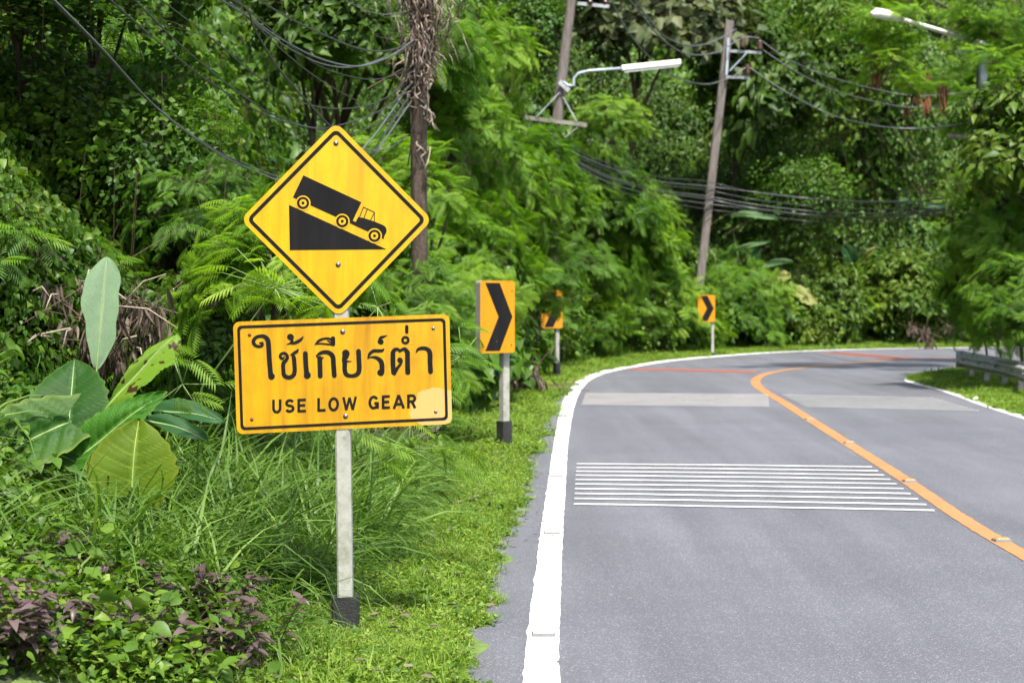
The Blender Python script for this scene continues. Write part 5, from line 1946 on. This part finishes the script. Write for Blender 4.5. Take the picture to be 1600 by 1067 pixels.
for k in range(60):
    x = 655 + r_.normal(10, 24); y = r_.uniform(-60, 40)
    pts = []
    for s in range(6):
        pts.append(at(x, y, D + r_.normal(0, 0.15)) - tb)
        x += r_.normal(0, 5); y += r_.uniform(2, 26)
    mb.tube(pts, [0.005] * 5 + [0.002], 4)
mb.build("dead_vines", M["drybark"], tv, True)
c = Cloud()
for k in range(16):
    V, F, A = cl_dry(400 + k, 16, 0.16, 0.02)
    y = r_.uniform(-40, 120)
    c.raw(V * 0.9 + np.array(at(655 + r_.normal(0, 14 + (60 - min(60, y)) * 0.25), y, D - 0.1) - tb), F, A)
V, F, A = c.arr()
link("dead_leaves", mesh_np("dead_leaves", V, F, M["dry"], False, v=A), tv)
for (x, y0, y1) in ((630, -60, 150), (672, -60, 120), (700, -60, 60), (640, 20, 260)):
    mb = MB()
    mb.tube([at(x + 4 * math.sin(k * 1.7), y0 + (y1 - y0) * k / 6, D - 0.05) - tb for k in range(7)], 0.007, 5)
    mb.build("hanging_vine", M["bark"], tv, True)

# leaning pole with street lamp
D = 38.0
q = at(860, 300, D)
pA = empty("utility_pole", (q.x, q.y, H1(q.x, q.y)))
o_ = pA.location.copy()
tag(pA, "leaning grey utility pole carrying the long street lamp and a low wooden crossarm", "utility pole", "utility poles round the bend")
mb = MB()
mb.tube([Vector((-0.02, 0, -0.3)), at(862, 270, D) - o_, at(877, 130, D) - o_, at(893, 0, D) - o_, at(904, -90, D) - o_], [0.15, 0.135, 0.12, 0.105, 0.095], 10)
mb.build("shaft", M["pole"], pA, True)
mb = MB(); beam(mb, at(820, 184, D - 0.2) - o_, at(917, 196, D - 0.2) - o_, 0.09, 0.09); mb.build("crossarm", M["wood"], pA)
mb = MB()
bar(mb, at(838, 183, D - 0.25) - o_, at(874, 145, D - 0.15) - o_, 0.04, 0.02)
bar(mb, at(901, 190, D - 0.25) - o_, at(880, 152, D - 0.15) - o_, 0.04, 0.02)
mb.build("brace", M["steel"], pA)
mb = MB(); beam(mb, at(903, 6, D - 0.2) - o_, at(952, 11, D - 0.3) - o_, 0.07, 0.07); mb.build("bracket_arm", M["steel"], pA)
for px in (922, 946):
    mb = MB()
    a = at(px, 8, D - 0.3) - o_
    mb.tube([a, a + Vector((0, 0, 0.07)), a + Vector((0, 0, 0.08)), a + Vector((0, 0, 0.16)), a + Vector((0, 0, 0.2))], [0.03, 0.07, 0.045, 0.07, 0.03], 10)
    mb.build("insulator", M["ceramic"], pA, True)
lamp = empty("street_lamp", at(885, 135, D - 0.2))
lo = lamp.location.copy()
tag(lamp, "long slim pale street lamp on a bent arm fixed to the leaning pole", "street lamp")
mb = MB()
mb.tube([at(x, y, D - 0.22) - lo for x, y in ((880, 128), (888, 134), (897, 134), (897, 122), (904, 115), (920, 111), (975, 107))], 0.03, 8)
mb.build("arm", M["lampg"], lamp, True)
mb = MB()
a, b = at(972, 107, D - 0.25) - lo, at(1064, 97.5, D - 0.3) - lo
beam(mb, a, b, 0.075, 0.13, 0.025)
mb.build("lamp_housing", M["lamp"], lamp)
mb = MB(); beam(mb, a + Vector((0.06, 0, -0.045)), b + Vector((-0.04, 0, -0.045)), 0.025, 0.10); mb.build("lens", M["litter"], lamp)
mb = MB(); beam(mb, at(874, 128, D - 0.2) - lo, at(889, 142, D - 0.2) - lo, 0.07, 0.1); mb.build("clamp", M["steel"], lamp)

# bare leaning pole
D = 47.0
q = at(1090, 470, D)
pB = empty("utility_pole", (q.x, q.y, min(H1(q.x, q.y), q.z)))
o_ = pB.location.copy()
tag(pB, "bare brown utility pole leaning right, full height visible above the farthest chevron", "utility pole", "utility poles round the bend")
mb = MB(); beam(mb, at(1091, 462, D) - o_, at(1140, 33, D) - o_, 0.24, 0.22, 0.03); mb.build("shaft", M["pole"], pB)
mb = MB()
bar(mb, at(1137, 80, D - 0.2) - o_, at(1190, 83, D - 0.4) - o_, 0.07)
mb.build("bracket_arm", M["steel"], pB)
mb = MB(); bar(mb, at(1134, 121, D - 0.2) - o_, at(1171, 122, D - 0.4) - o_, 0.07); mb.build("bracket_arm", M["steel"], pB)
mb = MB(); bar(mb, at(1139, 112, D - 0.25) - o_, at(1166, 84, D - 0.35) - o_, 0.035); bar(mb, at(1138, 60, D - 0.2) - o_, at(1135, 118, D - 0.2) - o_, 0.06); mb.build("brace", M["lampg"], pB)
for (px, py) in ((1160, 74), (1187, 78), (1168, 116)):
    mb = MB()
    a = at(px, py, D - 0.4) - o_
    ps, rs = [], []
    for k in range(4):
        ps += [a + Vector((0, 0, 0.075 * k)), a + Vector((0, 0, 0.075 * k + 0.03))]; rs += [0.10 - 0.008 * k, 0.055]
    mb.tube(ps, rs, 10)
    mb.build("insulator", M["ceramic"], pB, True)

# lamp post at the right
D = 36.0
q = at(1536, 330, D)
pC = empty("utility_pole", (q.x, q.y, min(q.z, H1(q.x, q.y))))
o_ = pC.location.copy()
tag(pC, "pale utility pole at the right, half sunk in dark leaves, with a street lamp above", "utility pole", "utility poles round the bend")
mb = MB(); beam(mb, at(1535, 420, D) - o_, at(1536, 66, D) - o_, 0.15, 0.15, 0.02); mb.build("shaft", M["lampg"], pC)
mb = MB(); beam(mb, at(1530, 200, D + 0.15) - o_, at(1531, 100, D + 0.15) - o_, 0.12, 0.12); mb.build("side_shaft", M["pole"], pC)
mb = MB(); beam(mb, at(1480, 212, D - 0.1) - o_, at(1520, 215, D - 0.1) - o_, 0.07, 0.07); mb.build("crossarm", M["pole"], pC)
mb = MB(); beam(mb, at(1548, 150, D - 0.1) - o_, at(1575, 154, D - 0.1) - o_, 0.06, 0.06); mb.build("bracket_arm", M["steel"], pC)
mb = MB(); beam(mb, at(1515, 212, D - 0.15) - o_, at(1531, 196, D - 0.15) - o_, 0.03, 0.03); mb.build("brace", M["steel"], pC)
mb = MB()
a = at(1554, 146, D - 0.1) - o_
mb.tube([a, a + Vector((0, 0, 0.07)), a + Vector((0, 0, 0.1)), a + Vector((0, 0, 0.2))], [0.05, 0.08, 0.05, 0.07], 10)
mb.build("insulator", M["ceramic"], pC, True)
lamp = empty("street_lamp", at(1535, 70, D))
lo = lamp.location.copy()
tag(lamp, "old street lamp with a rounded white head on a long arm at the upper right", "street lamp")
mb = MB(); mb.tube([at(x, y, d) - lo for x, y, d in ((1536, 76, 36), (1534, 68, 36), (1490, 55, 35.4), (1440, 40, 34.6), (1408, 31, 34.2))], 0.05, 8); mb.build("arm", M["lamp"], lamp, True)
mb = MB(); mb.tube([at(x, y, d) - lo for x, y, d in ((1410, 31, 34.2), (1400, 28, 34.1), (1385, 24, 34), (1370, 21, 33.8), (1362, 22, 33.7))], [0.05, 0.09, 0.11, 0.10, 0.04], 12); mb.build("lamp_head", M["lamp"], lamp, True)
mb = MB(); mb.tube([at(x, y, 35.5) - lo for x, y in ((1534, 72), (1515, 78), (1497, 87))], 0.03, 6); mb.build("brace", M["steel"], lamp, True)


def cable(pts, rad, mat, label, group, n=40):
    P = [at(*p) for p in pts]
    if len(P) > 2:
        Q = [2 * P[0] - P[1]] + P + [2 * P[-1] - P[-2]]
        o = []
        for i in range(1, len(Q) - 2):
            a, b, c_, d = Q[i - 1:i + 3]
            for t in np.linspace(0, 1, 10, endpoint=False):
                t = float(t)
                o.append(0.5 * ((2 * b) + (c_ - a) * t + (2 * a - 5 * b + 4 * c_ - d) * t * t + (3 * b - a - 3 * c_ + d) * t ** 3))
        o.append(P[-1]); P = o
    mb = MB(); mb.tube(P, rad, 6)
    me_o = mb.build("cable", mat, None, True)
    tag(me_o, label, "cable", group)


NG = "cables sweeping down to the vine-wrapped trunk"
CB = [
    ([(60, -20, 9.5), (150, 70, 10), (235, 160, 10.8), (320, 225, 11.6), (385, 258, 12.4), (470, 283, 13.3), (560, 260, 14.5), (640, 150, 16.6)], 0.0085, "cable", "thick double cable dropping from the top left behind the diamond"),
    ([(68, -16, 9.52), (158, 75, 10.02), (242, 166, 10.82), (325, 230, 11.62), (388, 263, 12.42), (470, 289, 13.3), (560, 268, 14.5), (642, 160, 16.6)], 0.0075, "cable_grey", "grey cable running just under the thick one at the upper left"),
    ([(150, -20, 10), (240, 60, 11), (330, 130, 12), (420, 182, 13), (505, 203, 14), (560, 206, 15), (640, 165, 16.7)], 0.0065, "cable", "lowest thin cable meeting the left flank of the diamond's tip"),
    ([(195, -15, 10), (290, 78, 11.3), (380, 150, 12.5), (440, 185, 13.4), (510, 200, 14.4), (600, 170, 15.8), (645, 130, 16.7)], 0.0065, "cable", "second thin cable, passing close over the diamond's tip"),
    ([(235, -12, 10), (330, 60, 11.5), (400, 118, 12.6), (470, 160, 13.6), (540, 170, 14.8), (600, 155, 15.8), (642, 118, 16.7)], 0.0055, "cable", "third thin cable with a deep sag left of the trunk"),
    ([(325, -12, 11), (390, 28, 12), (440, 62, 13), (500, 92, 14), (560, 104, 15), (610, 88, 16), (648, 62, 16.8)], 0.0075, "cable_grey", "grey cable curving up to the dead vines on the trunk"),
    ([(390, -10, 12), (440, 22, 13), (500, 52, 14), (560, 76, 15), (605, 80, 16), (648, 65, 16.8)], 0.0085, "cable", "black cable, highest of those sagging into the trunk's upper part"),
    ([(340, -12, 10.5), (385, 14, 11.5), (398, 46, 12), (430, 100, 12.5), (470, 148, 13), (518, 200, 13.6)], 0.0075, "cable", "straight black stay cable running steeply to the diamond's tip"),
    ([(360, 5, 12), (400, 38, 12.8), (455, 78, 13.6), (510, 102, 14.6), (560, 104, 15.4), (615, 84, 16.2), (646, 68, 16.8)], 0.006, "cable_grey", "grey cable with a pale joint left of the trunk"),
    ([(370, 0, 12), (430, 52, 13), (490, 98, 14), (540, 118, 15), (590, 124, 16), (640, 110, 16.9)], 0.005, "cable", "thin cable sagging below the pale joint"),
    ([(375, 15, 12), (440, 78, 13), (500, 125, 14), (570, 165, 15), (620, 195, 16)], 0.0055, "cable", "thin cable fading out low against the leaves left of the trunk"),
    ([(520, -15, 14), (560, 12, 15), (600, 23, 16), (640, 18, 16.9)], 0.005, "cable_grey", "short thin cable at the very top beside the trunk"),
    ([(566, 234, 14.5), (590, 205, 15), (615, 170, 16), (638, 135, 16.9)], 0.0085, "cable_grey", "short stay cable rising from the diamond's right flank"),
    ([(566, 233, 14.2), (590, 235, 15), (615, 228, 16), (637, 212, 16.8)], 0.007, "cable_grey", "short cable hanging level right of the diamond's tip"),
]
for pts, rad, mt, lab in CB: cable(pts, rad * 0.95, M[mt], lab, NG)
FG = "cables strung between the poles at the bend"
CF = [
    ([(985, -10, 38), (1010, 25, 39.5), (1040, 58, 42), (1080, 72, 43.5), (1115, 65, 45.5), (1150, 46, 46.6)], 0.022, "cable_grey", "upper of the pale cables sagging to the bare leaning pole"),
    ([(975, -10, 38), (1000, 20, 39), (1035, 62, 41), (1075, 85, 43), (1120, 82, 45.5), (1160, 60, 46.6), (1187, 60, 46.6)], 0.022, "cable_grey", "lower of the pale cables sagging to the bare leaning pole"),
    ([(950, -10, 38), (975, 40, 39), (1010, 85, 41), (1050, 118, 43), (1100, 132, 45), (1140, 122, 46.3), (1168, 104, 46.6)], 0.020, "cable_grey", "lowest pale cable passing behind the street lamp's tip"),
    ([(1187, 62, 46.6), (1230, 92, 46.5), (1290, 118, 46.5), (1360, 138, 39), (1430, 150, 38), (1500, 146, 38.2), (1552, 140, 36.2)], 0.016, "cable_grey", "upper thin cable from the bare pole towards the right-hand pole"),
    ([(1187, 75, 46.6), (1240, 110, 46.5), (1300, 140, 46.5), (1380, 162, 39), (1440, 168, 38), (1500, 160, 37), (1552, 150, 36)], 0.016, "cable_grey", "middle thin cable from the bare pole towards the right-hand pole"),
    ([(1168, 104, 46.6), (1230, 145, 46.5), (1300, 180, 46.5), (1370, 197, 39), (1440, 201, 38), (1500, 194, 37), (1532, 185, 36)], 0.02, "cable_grey", "lowest long cable from the bare pole, hanging under the seed pods"),
    ([(830, 190, 37.8), (822, 215, 37), (860, 228, 37.5), (905, 198, 37.8)], 0.018, "cable_grey", "slack cable looping under the wooden crossarm"),
]
for pts, rad, mt, lab in CF: cable(pts, rad * 0.8, M[mt], lab, FG)
r_ = np.random.default_rng(31)
for k in range(7):
    dy = [0, 11, 19, 33, 39, 50, 62][k]
    sag = r_.uniform(-4, 6)
    cable([(870, 222 + dy * 0.4, 38), (950, 255 + dy * 0.6, 40), (1030, 277 + dy * 0.6, 43.5), (1100, 283 + dy * 0.7, 46.6), (1180, 296 + dy * 0.7 + sag, 46.5), (1290, 308 + dy * 0.7 + sag, 46.5), (1400, 312 + dy * 0.6 + sag, 38.5), (1510, 304 + dy * 0.4, 36)],
          0.011 if k != 4 else 0.024, M["cable_grey" if k % 2 else "cable"], "%s cable in the low bundle crossing the bare pole at mid height" % ["topmost", "second from top", "third from top", "middle", "thick", "second from bottom", "lowest"][k], "bundle of low cables crossing the bend")

# ------------------------------------------------------------------ guardrail inside the bend
gpath = [G(1700, 668), G(1640, 640), G(1600, 622), G(1550, 607), G(1515, 599), G(1500, 594)]
gp = smooth_curve([(7.2, 16)] + [(p[0], p[1]) for p in gpath[1:]], 0.3)
gr = empty("guardrail", (gp[-1][0], gp[-1][1], 0))
go = gr.location.copy()
tag(gr, "grey steel guardrail with a rounded end under the right-hand bushes", "guardrail")
gn = normals2(gp)
prof = [(0.035, 0.31), (0.0, 0.285), (0.0, 0.245), (0.045, 0.21), (0.045, 0.175), (0.0, 0.14), (0.0, 0.10), (0.045, 0.065), (0.045, 0.03), (0.0, 0.0)]
prof = [(-0.035, 0.31), (-0.045, 0.27), (0.03, 0.225), (0.03, 0.20), (0.005, 0.165), (0.005, 0.145), (0.03, 0.11), (0.03, 0.085), (-0.045, 0.04), (-0.035, 0.0)]
V, F = [], []
zb_ = 0.24
for i, (p, nv) in enumerate(zip(gp, gn)):
    for side in (0, 0.006):
        for (d, h) in prof:
            q = p - nv * (d - side + 0.0)
            V.append((q[0] - go.x, q[1] - go.y, zb_ + h))
m_ = len(prof)
for i in range(len(gp) - 1):
    for k in range(m_ - 1):
        a = i * 2 * m_ + k
        F.append((a, a + 2 * m_, a + 2 * m_ + 1, a + 1))
        a += m_
        F.append((a, a + 1, a + 2 * m_ + 1, a + 2 * m_))
link("rail", mesh_np("rail", V, F, M["steel"], False), gr)
e_ = Vector((gp[-1][0], gp[-1][1], 0)) - go
t_ = Vector((gp[-1][0] - gp[-3][0], gp[-1][1] - gp[-3][1], 0)).normalized()
mb = MB(); c0_ = e_ + t_ * 0.02 + Vector((0, 0, zb_)); mb.tube([c0_ + Vector((0, 0, 0)), c0_ + Vector((0, 0, 0.31))], 0.075, 14); mb.build("end_cap", M["steel"], gr, True)
s_ = 0
acc = np.r_[0, np.cumsum(np.hypot(*np.diff(gp, axis=0).T))]
for u in np.arange(acc[-1] - 0.6, 0, -1.35):
    x, y = np.interp(u, acc, gp[:, 0]), np.interp(u, acc, gp[:, 1])
    k = np.argmin(abs(acc - u))
    x += gn[k][0] * 0.10; y += gn[k][1] * 0.10
    z = H1(x, y)
    mb = MB(); mb.box((x - go.x, y - go.y, (z - 0.1 + 0.53) / 2), (0.10, 0.12, 0.63 - z), None, 0.01); mb.build("post", M["conc"], gr)
    mb = MB(); mb.tube([(x - gn[k][0] * 0.12 - go.x, y - gn[k][1] * 0.12 - go.y, 0.395), (x - gn[k][0] * 0.16 - go.x, y - gn[k][1] * 0.16 - go.y, 0.395)], 0.015, 8); mb.build("bolt", M["bolt"], gr)

# small litter on the verges
for (px, py, lab) in ((700, 757, "crumpled pale scrap lying in the verge grass left of the near chevron"), (1240, 0, None), (1522, 627, "small white scrap in the grass inside the bend")):
    if lab is None: continue
    g = grd(px, py)
    V = [(0, 0, 0.01), (0.07, 0.01, 0.03), (0.1, 0.06, 0.012), (0.05, 0.09, 0.04), (-0.01, 0.06, 0.02), (0.045, 0.045, 0.055)]
    F = [(0, 1, 5), (1, 2, 5), (2, 3, 5), (3, 4, 5), (4, 0, 5), (4, 3, 2, 1, 0)]
    o = link("litter_scrap", mesh_np("litter_scrap", V, F, M["litter"]))
    o.location = (g.x, g.y, H1(g.x, g.y) + 0.05)
    tag(o, lab, "litter")
print("tris", sum(len(o.data.polygons) for o in bpy.data.objects if o.type == 'MESH'))
